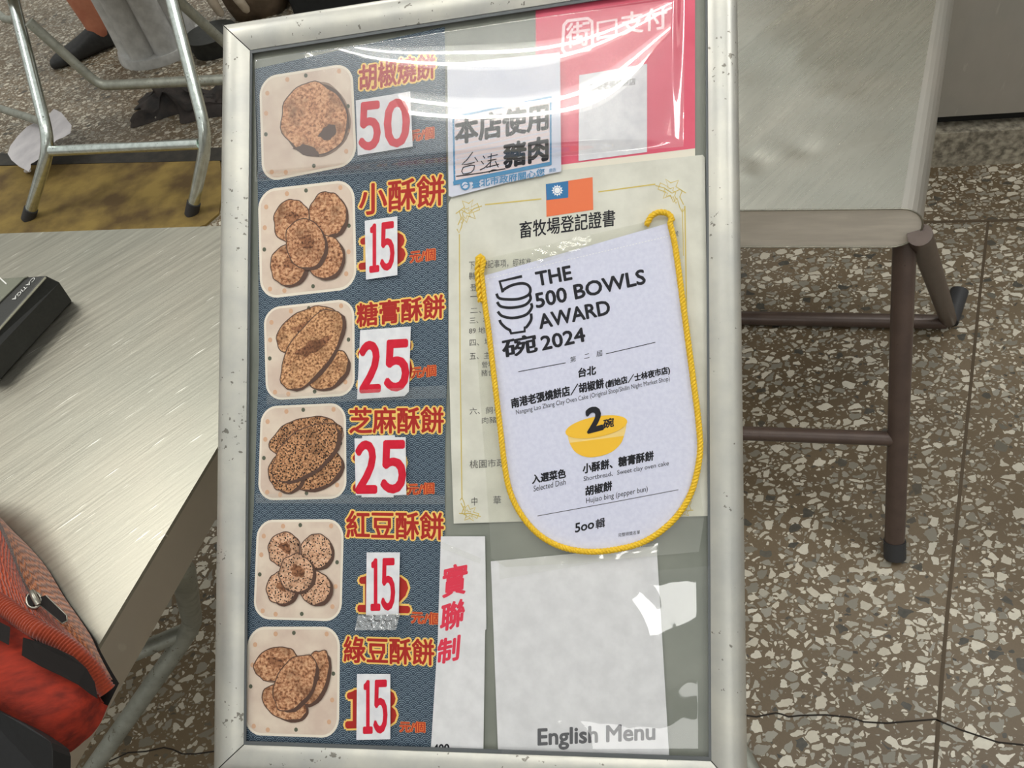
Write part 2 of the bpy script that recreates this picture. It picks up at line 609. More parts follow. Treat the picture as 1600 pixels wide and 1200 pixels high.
def glyphs(s):
    """outline mesh of a string in Blender's built-in font, scaled to the unit box"""
    if s in _glyphs:
        return _glyphs[s]
    c = bpy.data.curves.new('lettering', 'FONT'); c.body = s; c.size = 1; c.resolution_u = 3
    o = bpy.data.objects.new('lettering', c); COL.objects.link(o)
    dg = bpy.context.evaluated_depsgraph_get()
    me = bpy.data.meshes.new_from_object(o.evaluated_get(dg))
    vs = [v.co.xy for v in me.vertices]
    fs = [tuple(p.vertices) for p in me.polygons]
    bpy.data.objects.remove(o); bpy.data.curves.remove(c); bpy.data.meshes.remove(me)
    x0 = min(v.x for v in vs); x1 = max(v.x for v in vs); y0 = min(v.y for v in vs); y1 = max(v.y for v in vs)
    g = ([((v.x - x0) / (x1 - x0), (v.y - y0) / (y1 - y0)) for v in vs], fs, (x1 - x0) / (y1 - y0))
    _glyphs[s] = g
    return g


# ------------------------------------------------------------------ the menu board's own frame
BX = Vector((0.9582, -0.2860, 0.0049)).normalized()
BN = Vector((-0.1726, -0.5646, 0.8071)); BN = (BN - BX * BN.dot(BX)).normalized()
BY = BN.cross(BX)
BC = Vector((-0.0380, 0.4096, 0.6385))
BM = Matrix(((BX.x, BY.x, BN.x, BC.x), (BX.y, BY.y, BN.y, BC.y), (BX.z, BY.z, BN.z, BC.z), (0, 0, 0, 1)))


def uv(px, py, lift=0.0):
    p = at_plane(px, py, BC + BN * lift, BN) - BC
    return Vector((p.dot(BX), p.dot(BY)))


K = 0.00016      # step between printed layers


class Paper:
    """a flat printed sheet lying on the board; outline and print are given in photograph pixels"""

    def __init__(self, name, outline, lift, m, thick=0.00025, parent=None, base=None):
        self.name = name; self.lift = lift; self.parent = parent; self.mb = MB()
        pts = [uv(x, y, lift) for x, y in outline]
        self.c = base if base is not None else sum(pts, Vector((0, 0))) / len(pts)
        self.M = BM @ Matrix.Translation((self.c.x, self.c.y, lift))
        if m is not None:
            pl = [Vector((p.x - self.c.x, p.y - self.c.y, 0)) for p in pts]
            a = sum(p.x * q.y - q.x * p.y for p, q in zip(pl, pl[1:] + pl[:1]))
            if a < 0:
                pl.reverse()
            prism(self.mb, pl, (0, 0, thick), m)
        self.top = thick

    def P(self, x, y, k):
        q = uv(x, y, self.lift)
        return Vector((q.x - self.c.x, q.y - self.c.y, self.top + K * k))

    def poly(self, pts, m, k=1):
        pl = [self.P(x, y, k) for x, y in pts]
        a = sum(p.x * q.y - q.x * p.y for p, q in zip(pl, pl[1:] + pl[:1]))
        if a < 0:
            pl.reverse()
        self.mb.add(pl, [tuple(range(len(pl)))], m)
        return self

    def stroke(self, pts, w, m, k=1, closed=False, taper=False):
        """ribbon of w pixels along a pixel polyline"""
        P = [Vector(p) for p in pts]
        if closed:
            P = P + [P[0]]
        L = []; R = []
        n = len(P)
        for i, p in enumerate(P):
            if closed and i in (0, n - 1):
                t = (P[1] - P[0]).normalized() + (P[0] - P[n - 2]).normalized()
            elif i == 0:
                t = P[1] - P[0]
            elif i == n - 1:
                t = P[i] - P[i - 1]
            else:
                t = (P[i + 1] - P[i]).normalized() + (P[i] - P[i - 1]).normalized()
            t = t.normalized() if t.length > 1e-9 else Vector((1, 0))
            nrm = Vector((-t.y, t.x))
            ww = w * 0.5 * ((0.55 + 0.9 * math.sin(math.pi * (0.12 + 0.8 * i / max(1, n - 1)))) if taper else 1.0)
            L.append(p + nrm * ww); R.append(p - nrm * ww)
        vs = [self.P(q.x, q.y, k) for q in L] + [self.P(q.x, q.y, k) for q in R]
        fs = [(i, i + 1, n + i + 1, n + i) for i in range(n - 1)]
        self.mb.add(vs, fs, m)
        return self

    def disc(self, cx, cy, rx, ry, rot, m, k=1, n=28, wob=0.0, seed=0):
        pts = []
        for i in range(n):
            a = 2 * math.pi * i / n
            w = 1 + wob * noise.noise(Vector((math.cos(a) * 2.2 + seed * 7.3, math.sin(a) * 2.2, seed)))
            x, y = rx * math.cos(a) * w, ry * math.sin(a) * w
            pts.append((cx + x * math.cos(rot) - y * math.sin(rot), cy + x * math.sin(rot) + y * math.cos(rot)))
        return self.poly(pts, m, k)

    def text(self, s, bl, br, h, m, k=1, lean=0.0, fat=0.0, fan=8):
        """string whose bounding box has bottom-left bl, bottom-right br and height h pixels; fat = pixels added around"""
        vs, fs, asp = glyphs(s)
        bl = Vector(bl); br = Vector(br)
        ex = br - bl; ey = Vector((lean, -h))
        offs = [(0, 0)]
        if fat:
            offs = [(fat * math.cos(2 * math.pi * i / fan), fat * math.sin(2 * math.pi * i / fan)) for i in range(fan)] + [(0, 0)]
        for n, (ox, oy) in enumerate(offs):
            pts = [self.P(bl.x + ex.x * x + ey.x * y + ox, bl.y + ex.y * x + ey.y * y + oy, k + 0.055 * n) for x, y in vs]
            self.mb.add(pts, fs, m)
        return self

    def digits(self, s, bl, br, h, m, k=1, fat=0.0, split=0.46, gap=0.06, one=0.86):
        """two-figure number: each figure in its own box"""
        full = {c: chr(0xFF10 + int(c)) for c in '0123456789'}
        bl = Vector(bl); br = Vector(br)
        if s[0] == '1':
            split = 0.40
        for c, a, b in ((s[0], 0.0, split - gap / 2), (s[1], split + gap / 2, 1.0)):
            self.text(full[c], bl.lerp(br, a), bl.lerp(br, b), h, m, k, fat=fat, fan=10)
        return self

    def build(self, label=None, cat=None, group=None):
        o = self.mb.build(self.name, self.parent, self.M)
        return tag(o, label, cat, group)


def part_of(sheet, root, name):
    """a printed part of a sheet: same plane, own mesh"""
    p = Paper(name, [(0, 0), (1, 0), (1, 1)], sheet.lift, None, parent=root, base=sheet.c)
    p.top = sheet.top
    return p

# ==================================================================== SETTING
FLOOR = MB()
FLOOR.add([(-4, -1.5, 0), (4, -1.5, 0), (4, 5, 0), (-4, 5, 0)], [(0, 1, 2, 3)], MT['terrazzo'])
tag(FLOOR.build('floor'), kind='structure')

# floor joints: thin dark strips set into the terrazzo
MT['joint'] = mat('floor_joint', s2l(84, 70, 52), 0.7)
MT['crack'] = mat('floor_crack', s2l(40, 34, 28), 0.9)


def floor_ribbon(mb, pts, w, m, z=0.0004):
    P = [at_z(x, y, z) for x, y in pts]
    vs = []
    for i, p in enumerate(P):
        t = (P[min(i + 1, len(P) - 1)] - P[max(i - 1, 0)]); t.z = 0; t.normalize()
        nn = Vector((-t.y, t.x, 0)) * (w / 2)
        vs += [p + nn, p - nn]
    mb.add(vs, [(2 * i, 2 * i + 1, 2 * i + 3, 2 * i + 2) for i in range(len(P) - 1)], m)


j = MB(); floor_ribbon(j, [(1544, 346), (1530, 470), (1513, 640), (1497, 800), (1480, 960), (1470, 1080), (1459, 1230)], 0.005, MT['joint'])
floor_ribbon(j, [(1150, 352), (1300, 350), (1544, 345), (1660, 341)], 0.008, MT['joint'])
tag(j.build('trim_1'), kind='structure')
j = MB()
cr = [(1160, 1117), (1182, 1120), (1196, 1117), (1212, 1114), (1222, 1116), (1232, 1120), (1250, 1118), (1290, 1117), (1330, 1121), (1350, 1128), (1385, 1130), (1420, 1127), (1462, 1124), (1500, 1140), (1560, 1160), (1620, 1166)]
floor_ribbon(j, cr, 0.0022, MT['crack'])
cl = [(170, 1190), (200, 1176), (228, 1174), (256, 1168), (270, 1171), (285, 1178), (305, 1178), (335, 1174)]
floor_ribbon(j, cl, 0.002, MT['crack'])
tag(j.build('trim_2'), kind='structure')

# raised stone kerb under the freezer
MT['kerb'] = mottled('rough_kerb_stone', s2l(176, 168, 150), s2l(104, 98, 86), 70, 0.8, bump=0.6, detail=6)
KA = at_z(1535, 258, 0); KB = at_z(1640, 253, 0)
kd = (KB - KA); kd.z = 0; kd.normalize()
kn = Vector((-kd.y, kd.x, 0))
if kn.y < 0:
    kn = -kn
A = KA - kd * 0.62; B = KA + kd * 1.6
kb = MB()
prism(kb, [A, B, B + kn * 0.9, A + kn * 0.9], (0, 0, 0.085), MT['kerb'])
o = kb.build('trim_3'); tag(o, kind='structure'); bevel(o, 0.008, 2)

# low dark floor strip and worn mustard floor mat under the far table
MT['dark_strip'] = mottled('floor_strip_dark', s2l(58, 54, 46), s2l(40, 38, 34), 40, 0.6, bump=0.3)
dr = MB()
q = [at_z(-60, 244, 0), at_z(420, 231, 0), at_z(420, 252, 0), at_z(-60, 262, 0)]
prism(dr, list(reversed(q)), (0, 0, 0.006), MT['dark_strip'])
tag(dr.build('trim_4'), kind='structure')

# ==================================================================== MENU BOARD
board = empty('menu_board', BM, 'silver-framed menu board tilted on a stand in the middle of the picture', 'sign')
IN = [(388, 76), (1106, -35), (1112, 1192), (378, 1166)]
OUT = [(345, 36), (1152, -92), (1169, 1244), (330, 1212)]
inn = [uv(*p, 0.008) for p in IN]; out = [uv(*p, 0.008) for p in OUT]
RH = 0.0105     # height of the rail above the backing


def rail(i, j, name):
    """snap-frame rail between corners i and j with a domed section, mitred at 45 degrees"""
    gap = 0.0006
    a_o, b_o, a_i, b_i = out[i], out[j], inn[i], inn[j]
    d = (b_o - a_o).normalized() * gap
    a_o, a_i, b_o, b_i = a_o + d, a_i + d, b_o - d, b_i - d
    prof = [(0.0, -0.009), (0.0, 0.0035), (0.05, 0.0062), (0.14, 0.0086), (0.28, 0.0102), (0.45, RH), (0.62, 0.0101), (0.8, 0.0086), (0.93, 0.0066), (1.0, 0.0056), (1.0, 0.0047), (0.45, 0.0047), (0.42, -0.009)]
    va = [Vector((*(a_o.lerp(a_i, s)), z)) for s, z in prof]
    vb = [Vector((*(b_o.lerp(b_i, s)), z)) for s, z in prof]
    n = len(prof)
    mb = MB()
    # longitudinal subdivisions keep the reflections even
    mb.add(va + vb, [(k, k + 1, n + k + 1, n + k) for k in range(n - 1)], MT['alu'], True)
    mb.add(va, [tuple(range(n))], MT['alu']); mb.add(vb, [tuple(reversed(range(n)))], MT['alu'])
    o = mb.build(name, board, BM)
    m = o.modifiers.new('edges', 'EDGE_SPLIT'); m.split_angle = math.radians(40)
    return o


for i, k in ((0, 1), (1, 2), (2, 3), (3, 0)):
    rail(i, k, 'frame_rail')
# backing panel with dark strips painting the rail's shade round the opening
mb = MB()
bo = [a.lerp(b, 0.55) for a, b in zip(out, inn)]
prism(mb, [Vector((*p, -0.006)) for p in reversed(bo)], (0, 0, 0.006), MT['backing'])
mb.build('backing_panel', board, BM)
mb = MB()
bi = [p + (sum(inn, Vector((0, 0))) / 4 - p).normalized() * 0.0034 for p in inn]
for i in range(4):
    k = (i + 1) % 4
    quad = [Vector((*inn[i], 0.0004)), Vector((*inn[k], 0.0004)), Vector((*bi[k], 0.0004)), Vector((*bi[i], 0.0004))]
    prism(mb, list(reversed([p + Vector((0, 0, 0.0034)) for p in quad])), (0, 0, 0.0012), MT['rail_shade_grey'])
mb.build('rail_shade_grey', board, BM)
for i in range(4):
    a, b = out[i], inn[i]
    mb = MB()
    t = (b - a).normalized(); nn = Vector((-t.y, t.x)) * 0.0007
    quad = [Vector((*(a + nn), 0.0050)), Vector((*(a - nn), 0.0050)), Vector((*(b - nn), 0.0050)), Vector((*(b + nn), 0.0050))]
    prism(mb, quad, (0, 0, 0.0006), MT['gap'])
    mb.build('corner_joint', board, BM)
# stand behind the board: bracket, post and splayed feet
base_xy = Vector((BC.x + 0.01, BC.y + 0.035, 0))
mb = MB(); tube(mb, [base_xy + Vector((0, 0, 0.015)), base_xy + Vector((0, 0, 0.60))], 0.016, MT['galv_dull'])
mb.build('stand_post', board)
mb = MB()
box(mb, (-0.06, -0.09, -0.034), (0.06, 0.06, -0.0085), MT['rail_shade_grey'], BM)  # here the plain colour of the bracket itself
mb.build('stand_bracket', board)
for pts in ([(0, 0), (0.12, -0.11), (0.196, -0.20), (0.212, -0.31)], [(0, 0), (-0.13, 0.0), (-0.2, 0.02)], [(0, 0), (0.05, 0.1), (0.08, 0.17)]):
    mb = MB()
    tube(mb, fillet([base_xy + Vector((x, y, 0.0135)) for x, y in pts], 0.05), 0.013, MT['galv_dull'])
    mb.build('stand_foot', board)

# ==================================================================== PAPERS ON THE BOARD
# ---- price poster
PO = [(398, 108), (695, 42), (696, 150), (697, 245), (699, 420), (700, 545), (695, 700), (695, 830), (685, 1000), (676, 1174), (376, 1162), (387, 960), (397, 790), (405, 560), (403, 300)]
poster_root = Paper('menu_poster', PO, 0.0007, MT['waves'])
po_m = poster_root.M
poster = poster_root.build('navy wave-patterned menu poster with six plates of round pastries, left half of the board', 'poster')
PLATES = [
    [(406, 122), (550, 99), (557, 256), (411, 285)],
    [(404, 298), (553, 281), (557, 450), (408, 467)],
    [(413, 482), (553, 467), (554, 617), (417, 625)],
    [(409, 636), (540, 630), (541, 778), (404, 781)],
    [(403, 813), (537, 812), (533, 970), (397, 966)],
    [(389, 980), (531, 980), (529, 1152), (382, 1147)],
]


def rounded_quad(q, r=0.17, n=6, inset=0.0):
    def bil(u, v):
        a = Vector(q[0]).lerp(Vector(q[1]), u); b = Vector(q[3]).lerp(Vector(q[2]), u)
        return a.lerp(b, v)
    pts = []
    i = inset
    for cx, cy, a0 in ((1 - r, r, -90), (1 - r, 1 - r, 0), (r, 1 - r, 90), (r, r, 180)):
        for k in range(n + 1):
            a = math.radians(a0 + 90 * k / n)
            u = cx + (r - i) * math.cos(a); v = cy + (r - i) * math.sin(a)
            # slightly bulging sides
            u2 = u + 0.022 * (u - 0.5) * (1 - (2 * v - 1) ** 2); v2 = v + 0.022 * (v - 0.5) * (1 - (2 * u - 1) ** 2)
            p = bil(u2, v2)
            pts.append((p.x, p.y))
    return pts, bil


def d2r(a):
    return math.radians(a)


DISHES = [
    ('photo of one big round pepper bun on a plate', 'pastry_plain', [(491, 186, 51, 56, -0.1)], 'big'),
    ('photo of five round shortbreads on a plate', 'pastry_brown', [(457, 346, 28, 33, 0.1), (513, 335, 28, 34, -0.1), (452, 414, 27, 32, 0.2), (509, 402, 27, 33, 0.2), (479, 382, 30, 38, -0.2)], ''),
    ('photo of three long crumbly pastries on a plate', 'pastry_crumb', [(480, 516, 52, 30, d2r(-30)), (513, 578, 36, 24, d2r(-42)), (488, 546, 72, 31, d2r(-55))], ''),
    ('photo of three oval black sesame pastries on a plate', 'pastry_sesame', [(478, 684, 56, 30, d2r(-14)), (496, 735, 42, 26, d2r(-28)), (448, 738, 26, 30, 0.0), (478, 706, 62, 31, d2r(-38))], ''),
    ('photo of five round seeded pastries on a plate', 'pastry_seeded', [(445, 858, 24, 26, 0.2), (495, 861, 24, 26, 0), (441, 918, 22, 25, 0.1), (494, 918, 23, 25, 0.3), (465, 895, 26, 29, 0.1)], ''),
    ('photo of four long brown pastries on a plate', 'pastry_brown', [(432, 1037, 34, 25, d2r(-20)), (445, 1097, 36, 24, d2r(30)), (491, 1058, 20, 44, d2r(18)), (462, 1065, 47, 27, d2r(-62))], ''),
]
for q, (lab, mname, blobs, kind) in zip(PLATES, DISHES):
    p = part_of(poster_root, poster, 'dish_photo')
    pts, bil = rounded_quad(q)
    p.poly(pts, MT['plate_rim'], 1)
    pts, _ = rounded_quad(q, 0.17, 6, 0.025)
    p.poly(pts, MT['plate'], 2)
    for u, v, c in ((0.08, 0.16, 'o'), (0.50, 0.05, 'g'), (0.86, 0.06, 'o'), (0.05, 0.55, 'g'), (0.94, 0.42, 'g'), (0.10, 0.92, 'o'), (0.55, 0.94, 'g'), (0.9, 0.86, 'o'), (0.25, 0.95, 'o'), (0.06, 0.35, 'o'), (0.93, 0.66, 'o'), (0.3, 0.06, 'o')):
        a = bil(u, v)
        r = 3.4 if c == 'g' else 3.9
        p.disc(a.x, a.y, r * 0.85, r, 0, MT['dot_green' if c == 'g' else 'dot_orange'], 3, 12)
    for n, (cx, cy, rx, ry, ro) in enumerate(blobs):
        kk = 3 + 2 * n
        if kind == 'big':
            p.disc(cx + 5, cy + 1, rx + 1, ry + 3, ro, MT['print_shade'], kk, 40, 0.05, 2)
            p.disc(cx + 2, cy + 1, rx + 1, ry + 1, ro, MT['print_dark'], kk + 0.5, 40, 0.08, 4)
        p.disc(cx + 5, cy + 4, rx, ry, ro, MT['print_shade'] if kind == 'big' or n == 0 else MT['print_dark'], kk + 0.5 if kind != 'big' else kk, 30, 0.05, n)
        p.disc(cx, cy, rx + 1.6, ry + 1.6, ro, MT['print_dark'], kk + 0.8, 44, 0.10, n + cx)
        p.disc(cx, cy, rx, ry, ro, MT[mname], kk + 1.2, 44, 0.10, n + cx)
        if kind != 'big' and n % 2 == 0:
            p.disc(cx + 2, cy - 3, rx * 0.42, ry * 0.3, ro + 0.4, MT['toast'], kk + 1.5, 20, 0.7, n + cy)
        if kind == 'big':
            p.disc(cx + 22, cy + 22, 15, 10, -0.6, MT['print_dark'], kk + 1.8, 18, 0.6, 9)
            p.disc(cx - 8, cy + 50, 20, 7, 0.25, MT['print_dark'], kk + 1.8, 18, 0.6, 5)
    p.build(lab)
NAMES = [
    ('胡椒燒餅', (562, 143), (680, 122), 40, 1), ('小酥餅', (562, 337), (694, 320), 48, 0), ('糖膏酥餅', (558, 511), (694, 496), 36, 0),
    ('芝麻酥餅', (547, 677), (693, 676), 40, 0), ('紅豆酥餅', (542, 840), (693, 843), 42, 0), ('綠豆酥餅', (538, 1034), (678, 1039), 40, 0)]
for s, bl, br, h, w in NAMES:
    p = part_of(poster_root, poster, 'dish_name')
    p.text(s, bl, br, h, MT['title_yellow'], 1, fat=3.6, fan=10)
    p.text(s, bl, br, h, MT['title_red'], 2, fat=1.0, fan=6)
    p.build('red characters outlined in yellow')
for s, bl, br, h in (('13', (564, 419), (631, 410), 46), ('25', (562, 604), (642, 598), 62), ('22', (554, 765), (634, 765), 60), ('12', (562, 953), (638, 955), 52), ('13', (543, 1135), (617, 1132), 54)):
    p = part_of(poster_root, poster, 'printed_price')
    p.digits(s, bl, br, h, MT['title_yellow'], 1, fat=6.5)
    p.digits(s, bl, br, h, MT['title_red'], 2, fat=3.2)
    p.build('old printed price showing around the pasted label')
for bl, br, h in (((642, 222), (678, 216), 18), ((641, 411), (680, 406), 18), ((643, 591), (681, 587), 17), ((636, 773), (678, 771), 17), ((643, 973), (688, 976), 18), ((625, 1143), (664, 1144), 16)):
    p = part_of(poster_root, poster, 'unit_text')
    p.text('元/個', bl, br, h, MT['title_orange'], 1, fat=1.3, fan=6)
    p.text('元/個', bl, br, h, MT['title_red'], 2)
    p.build('small orange unit text')

# ---- pasted price labels
LABELS = [
    ('50', [(556, 157), (641, 143), (645, 229), (559, 243)], (563, 234), (638, 226), 71, 'white price label reading 50 beside the single big round bun'),
    ('15', [(570, 345), (621, 338), (621, 430), (572, 437)], (579, 425), (615, 420), 73, 'white price label reading 15 beside the five plain shortbreads'),
    ('25', [(563, 516), (642, 510), (639, 612), (632, 619), (558, 624)], (564, 612), (637, 608), 76, 'white price label reading 25 beside the long crumbly pastries'),
    ('25', [(554, 685), (566, 685), (566, 681), (617, 680), (617, 683), (634, 683), (635, 773), (615, 774), (615, 777), (565, 777), (565, 774), (556, 774)], (558, 769), (632, 768), 78, 'white price label reading 25 beside the black sesame pastries'),
    ('15', [(573, 863), (625, 863), (623, 960), (572, 962)], (581, 953), (616, 952), 79, 'white price label reading 15 beside the five round seeded pastries'),
    ('15', [(558, 1053), (610, 1053), (610, 1155), (557, 1156)], (569, 1145), (604, 1144), 81, 'white price label reading 15 at the bottom of the menu poster'),
]
for s, ol, bl, br, h, lab in LABELS:
    p = Paper('price_label', ol, 0.0032, MT['label_paper'])
    p.digits(s, bl, br, h, MT['red'], 1, fat=1.7 if s == '15' else 2.9, gap=0.12 if s == '15' else 0.14)
    p.build(lab, 'price label', 'price labels pasted on the menu poster')

# ---- red hand-lettered note strip
p = Paper('paper_note', [(689, 838), (758, 838), (760, 983), (758, 984), (755, 1196), (672, 1190), (684, 1000)], 0.0022, MT['paper'])
p.text('實', (691, 934), (728, 926), 48, MT['brush_red'], 1, lean=3, fat=1.2, fan=6)
p.text('聯', (688, 988), (724, 976), 42, MT['brush_red'], 1, lean=3, fat=1.2, fan=6)
p.text('制', (683, 1038), (716, 1030), 38, MT['brush_red'], 1, lean=3, fat=1.2, fan=6)
p.text('400', (677, 1176), (702, 1175), 13, MT['ink'], 1, fat=0.5, fan=4)
p.build('narrow white paper strip with red handwritten characters right of the poster', 'note')

# ---- pink payment sign
sheet = Paper('payment_sign', [(837, -6), (1086, -42), (1086, 235), (1020, 243), (838, 268)], 0.0007, MT['pink'])
sheet.poly([(874, 258), (1086, 232), (1086, 246), (874, 272)], MT['cream'], 1)
sheet.stroke([(881, 40), (887, 33), (918, 29), (925, 34), (926, 70), (921, 78), (884, 84), (879, 78)], 5, MT['pink_white'], 1, closed=True)
sheet.text('街', (885, 76), (921, 70), 38, MT['pink_white'], 1, fat=0.8, fan=6)
sheet.stroke([(934, 64), (934, 36), (963, 31), (963, 58)], 4.5, MT['pink_white'], 1)
sheet.stroke([(934, 60), (963, 55)], 4.5, MT['pink_white'], 1)
sheet.text('支付', (970, 56), (1042, 44), 34, MT['pink_white'], 1, fat=0.9, fan=6)
pay = sheet.build('pink payment sign with white logo and pasted card, top right of the board', 'sign')
c = part_of(sheet, pay, 'white_card')
c.poly([(905, 118), (1011, 100), (1011, 238), (904, 252)], MT['label_paper'], 2)
c.text('南港老張燒餅店', (921, 143), (993, 133), 11, MT['ink_grey'], 3)
c.build('white card glued on the pink sign')

# ---- certificate
CO = [(701, 318), (707, 306), (876, 266), (1098, 242), (1101, 246), (1110, 806), (709, 818), (705, 700), (701, 540)]
sheet = Paper('certificate', CO, 0.0015, MT['cert_paper'])
G = MT['gold_ink']
sheet.stroke([(718, 366), (719, 560), (722, 780)], 1.6, G)
sheet.stroke([(758, 320), (846, 311)], 2, G); sheet.stroke([(935, 300), (1024, 288)], 2, G)
sheet.stroke([(1070, 322), (1074, 560), (1077, 760)], 2, G); sheet.stroke([(1066, 326), (1068, 400)], 1.2, G)


def sprig(s, cx, cy, sx, sy):
    pts = [(-18, 20), (-12, 8), (-16, -2), (-6, -8), (-10, -18), (2, -14), (10, -20), (6, -8), (18, -14), (22, -4), (10, 0), (14, 10), (2, 6), (-2, 16), (-8, 10), (-12, 24), (-16, 32), (-20, 26)]
    P = [(cx + x * sx, cy + y * sy) for x, y in pts]
    s.stroke(P, 1.5, G)
    s.stroke([(cx + x * sx * 0.5 - 2, cy + y * sy * 0.5 + 2) for x, y in pts], 1.3, G)
    s.stroke([(cx - 22 * sx, cy + 2), (cx - 12 * sx, cy - 4 * sy), (cx, cy + 2), (cx + 12 * sx, cy - 6 * sy), (cx + 26 * sx, cy - 10 * sy)], 1.4, G)


sprig(sheet, 731, 332, 0.85, 1.0); sprig(sheet, 1050, 300, -1.0, 1.0); sprig(sheet, 733, 800, 0.7, -0.7); sprig(sheet, 1070, 795, -0.6, -0.6)
sheet.text('畜牧場登記證書', (812, 373), (961, 353), 26, MT['ink'], 1, fat=0.35, fan=4)
for s, x0, y, x1, h in (('下列登記事項，經核准', 733, 421, 830, 13), ('縣', 733, 437, 744, 11), ('登', 735, 455, 746, 11), ('一、', 735, 471, 752, 8), ('二、', 735, 490, 752, 8), ('三、場', 734, 506, 765, 10),
                        ('89 地號', 733, 522, 770, 10), ('四、場', 734, 541, 768, 11), ('五、主', 734, 562, 766, 11), ('營場', 753, 575, 772, 10), ('豬舍', 752, 588, 773, 10),
                        ('六、飼養', 734, 648, 783, 11), ('肉豬１', 753, 662, 786, 10), ('桃園市政府', 734, 732, 803, 13), ('中', 737, 790, 746, 13), ('華', 771, 788, 783, 13), ('號', 1053, 370, 1060, 9)):
    sheet.text(s, (x0, y), (x1, y - (x1 - x0) * 0.05), h, MT['ink_soft'], 1)
cert = sheet.build('cream livestock-farm registration certificate with gold border behind the white pennant', 'certificate')
fl = part_of(sheet, cert, 'printed_flag')
fl.poly([(853, 288), (926, 277), (927, 328), (854, 339)], MT['flag_red'], 1)
fl.poly([(853, 288), (888, 283), (888, 309), (854, 313)], MT['flag_blue'], 2)
sx, sy = 871, 298
star = []
for i in range(24):
    a = 2 * math.pi * i / 24; r = 9.2 if i % 2 == 0 else 6.2
    star.append((sx + r * math.cos(a), sy + r * math.sin(a)))
fl.poly(star, MT['white'], 3)
fl.disc(sx, sy, 5.4, 5.4, 0, MT['flag_blue'], 3.6, 24); fl.disc(sx, sy, 4.6, 4.6, 0, MT['white'], 4.2, 24)
fl.build('orange-red flag with a white sun on a blue corner')

# ---- pork-origin sticker
sheet = Paper('pork_sticker', [(699, 100), (875, 82), (877, 268), (790, 286), (706, 308), (701, 306)], 0.0036, MT['sticker'])
sheet.poly([(707, 182), (862, 150), (862, 256), (709, 286)], MT['blue'], 1)
sheet.poly([(710, 185), (859, 154), (859, 253), (712, 282)], MT['sticker_blush'], 2)
for i in range(12):
    y = 190 + i * 7.6
    sheet.stroke([(711, y), (859, y - 30)], 1.4, MT['sticker'], 2.5)
sheet.poly([(708, 284), (862, 253), (862, 258), (709, 290)], MT['blue'], 2.7)
sheet.text('本店使用', (712, 226), (856, 202), 40, MT['ink'], 3, fat=1.6, fan=8)
sheet.text('豬肉', (788, 263), (856, 250), 37, MT['ink'], 3, fat=1.6, fan=8)
# hand-written 台灣
for st in ([(739, 238), (730, 250), (722, 258), (735, 256), (742, 254)], [(742, 246), (747, 253)], [(724, 262), (722, 272), (738, 269), (741, 258), (724, 262)],
           [(755, 244), (758, 248)], [(752, 252), (756, 257)], [(750, 266), (758, 262), (768, 252)], [(762, 246), (778, 242)], [(762, 252), (776, 249)], [(768, 240), (766, 262)],
           [(760, 262), (780, 257)], [(764, 270), (770, 266), (778, 266)], [(774, 252), (779, 262)]):
    sheet.stroke(smooth_curve(st, 10), 1.6, MT['ink'], 3)
sheet.stroke([(713, 276), (750, 271), (790, 264)], 1.8, MT['ink'], 3)
sheet.disc(727, 290, 7.5, 7.5, 0, MT['blue'], 3, 20); sheet.disc(727, 290, 5, 5, 0, MT['sticker'], 3.5, 20)
sheet.stroke([(722, 293), (727, 288), (732, 289)], 1.6, MT['blue'], 4)
sheet.text('臺北市政府關心您', (738, 295), (851, 275), 12, MT['blue'], 3, fat=0.3, fan=4)
sheet.text('廣告', (858, 270), (869, 268), 6, MT['blue'], 3)
sheet.build('pale sticker with a blue-edged box of bold black characters under the pink sign', 'sticker')

# ---- English-menu sheet (its code is left blank)
sheet = Paper('menu_sheet', [(767, 877), (1026, 853), (1047, 1204), (779, 1194)], 0.0012, MT['paper'])
sheet.text('English Menu', (841, 1172), (1023, 1163), 33, MT['ink_grey'], 1, fat=1.0, fan=8)
sheet.build('plain white sheet lettered English Menu at the bottom right of the board', 'paper sheet')

# ---- clear sleeve and award pennant
mb = Paper('clear_sleeve', [(734, 410), (900, 372), (1064, 334), (1068, 420), (1086, 700), (1100, 812), (1092, 862), (900, 880), (790, 886), (768, 872), (752, 640)], 0.0028, MT['sleeve'], 0.0002)
mb.build('clear plastic sleeve edges showing around the award pennant', 'plastic sleeve')

PL = [(753, 432), (757, 470), (764, 520), (771, 580), (777, 630), (783, 680), (789, 730), (797, 768), (812, 800), (834, 828), (862, 848), (895, 859), (930, 862), (965, 858), (1000, 849), (1030, 832), (1058, 806), (1078, 774), (1089, 738), (1094, 700), (1091, 655), (1084, 600), (1076, 540), (1068, 480), (1060, 420), (1054, 380), (1047, 348)]
edge = smooth_curve(PL, 90)
sheet = Paper('award_pennant', [tuple(p) for p in edge] , 0.0042, MT['pennant'], 0.0006)
T = sheet.text
INK = MT['ink']
T('THE', (840, 447), (894, 436.5), 21, INK, 1, lean=-3.5, fat=0.9, fan=6)
T('500 BOWLS', (839, 481.5), (1009, 443), 22, INK, 1, lean=-3.5, fat=0.9, fan=6)
T('AWARD', (844, 514), (954, 490.5), 21.5, INK, 1, lean=-3.5, fat=0.9, fan=6)
T('2024', (848, 547.5), (915, 533), 21, INK, 1, lean=-3.5, fat=0.9, fan=6)
T('碗', (787, 560), (840, 549), 28, INK, 1, lean=-3, fat=1.0, fan=6)
sheet.stroke([(810, 581), (884, 567)], 1.1, INK); sheet.stroke([(947, 553), (1024, 535)], 1.1, INK)
T('第', (891, 567), (900, 565), 9, INK); T('二', (913, 561), (921, 559), 7, INK); T('屆', (932, 558), (941, 556), 9, INK)
T('台北', (904, 590), (931, 585), 14, INK, 1, fat=0.6, fan=6)
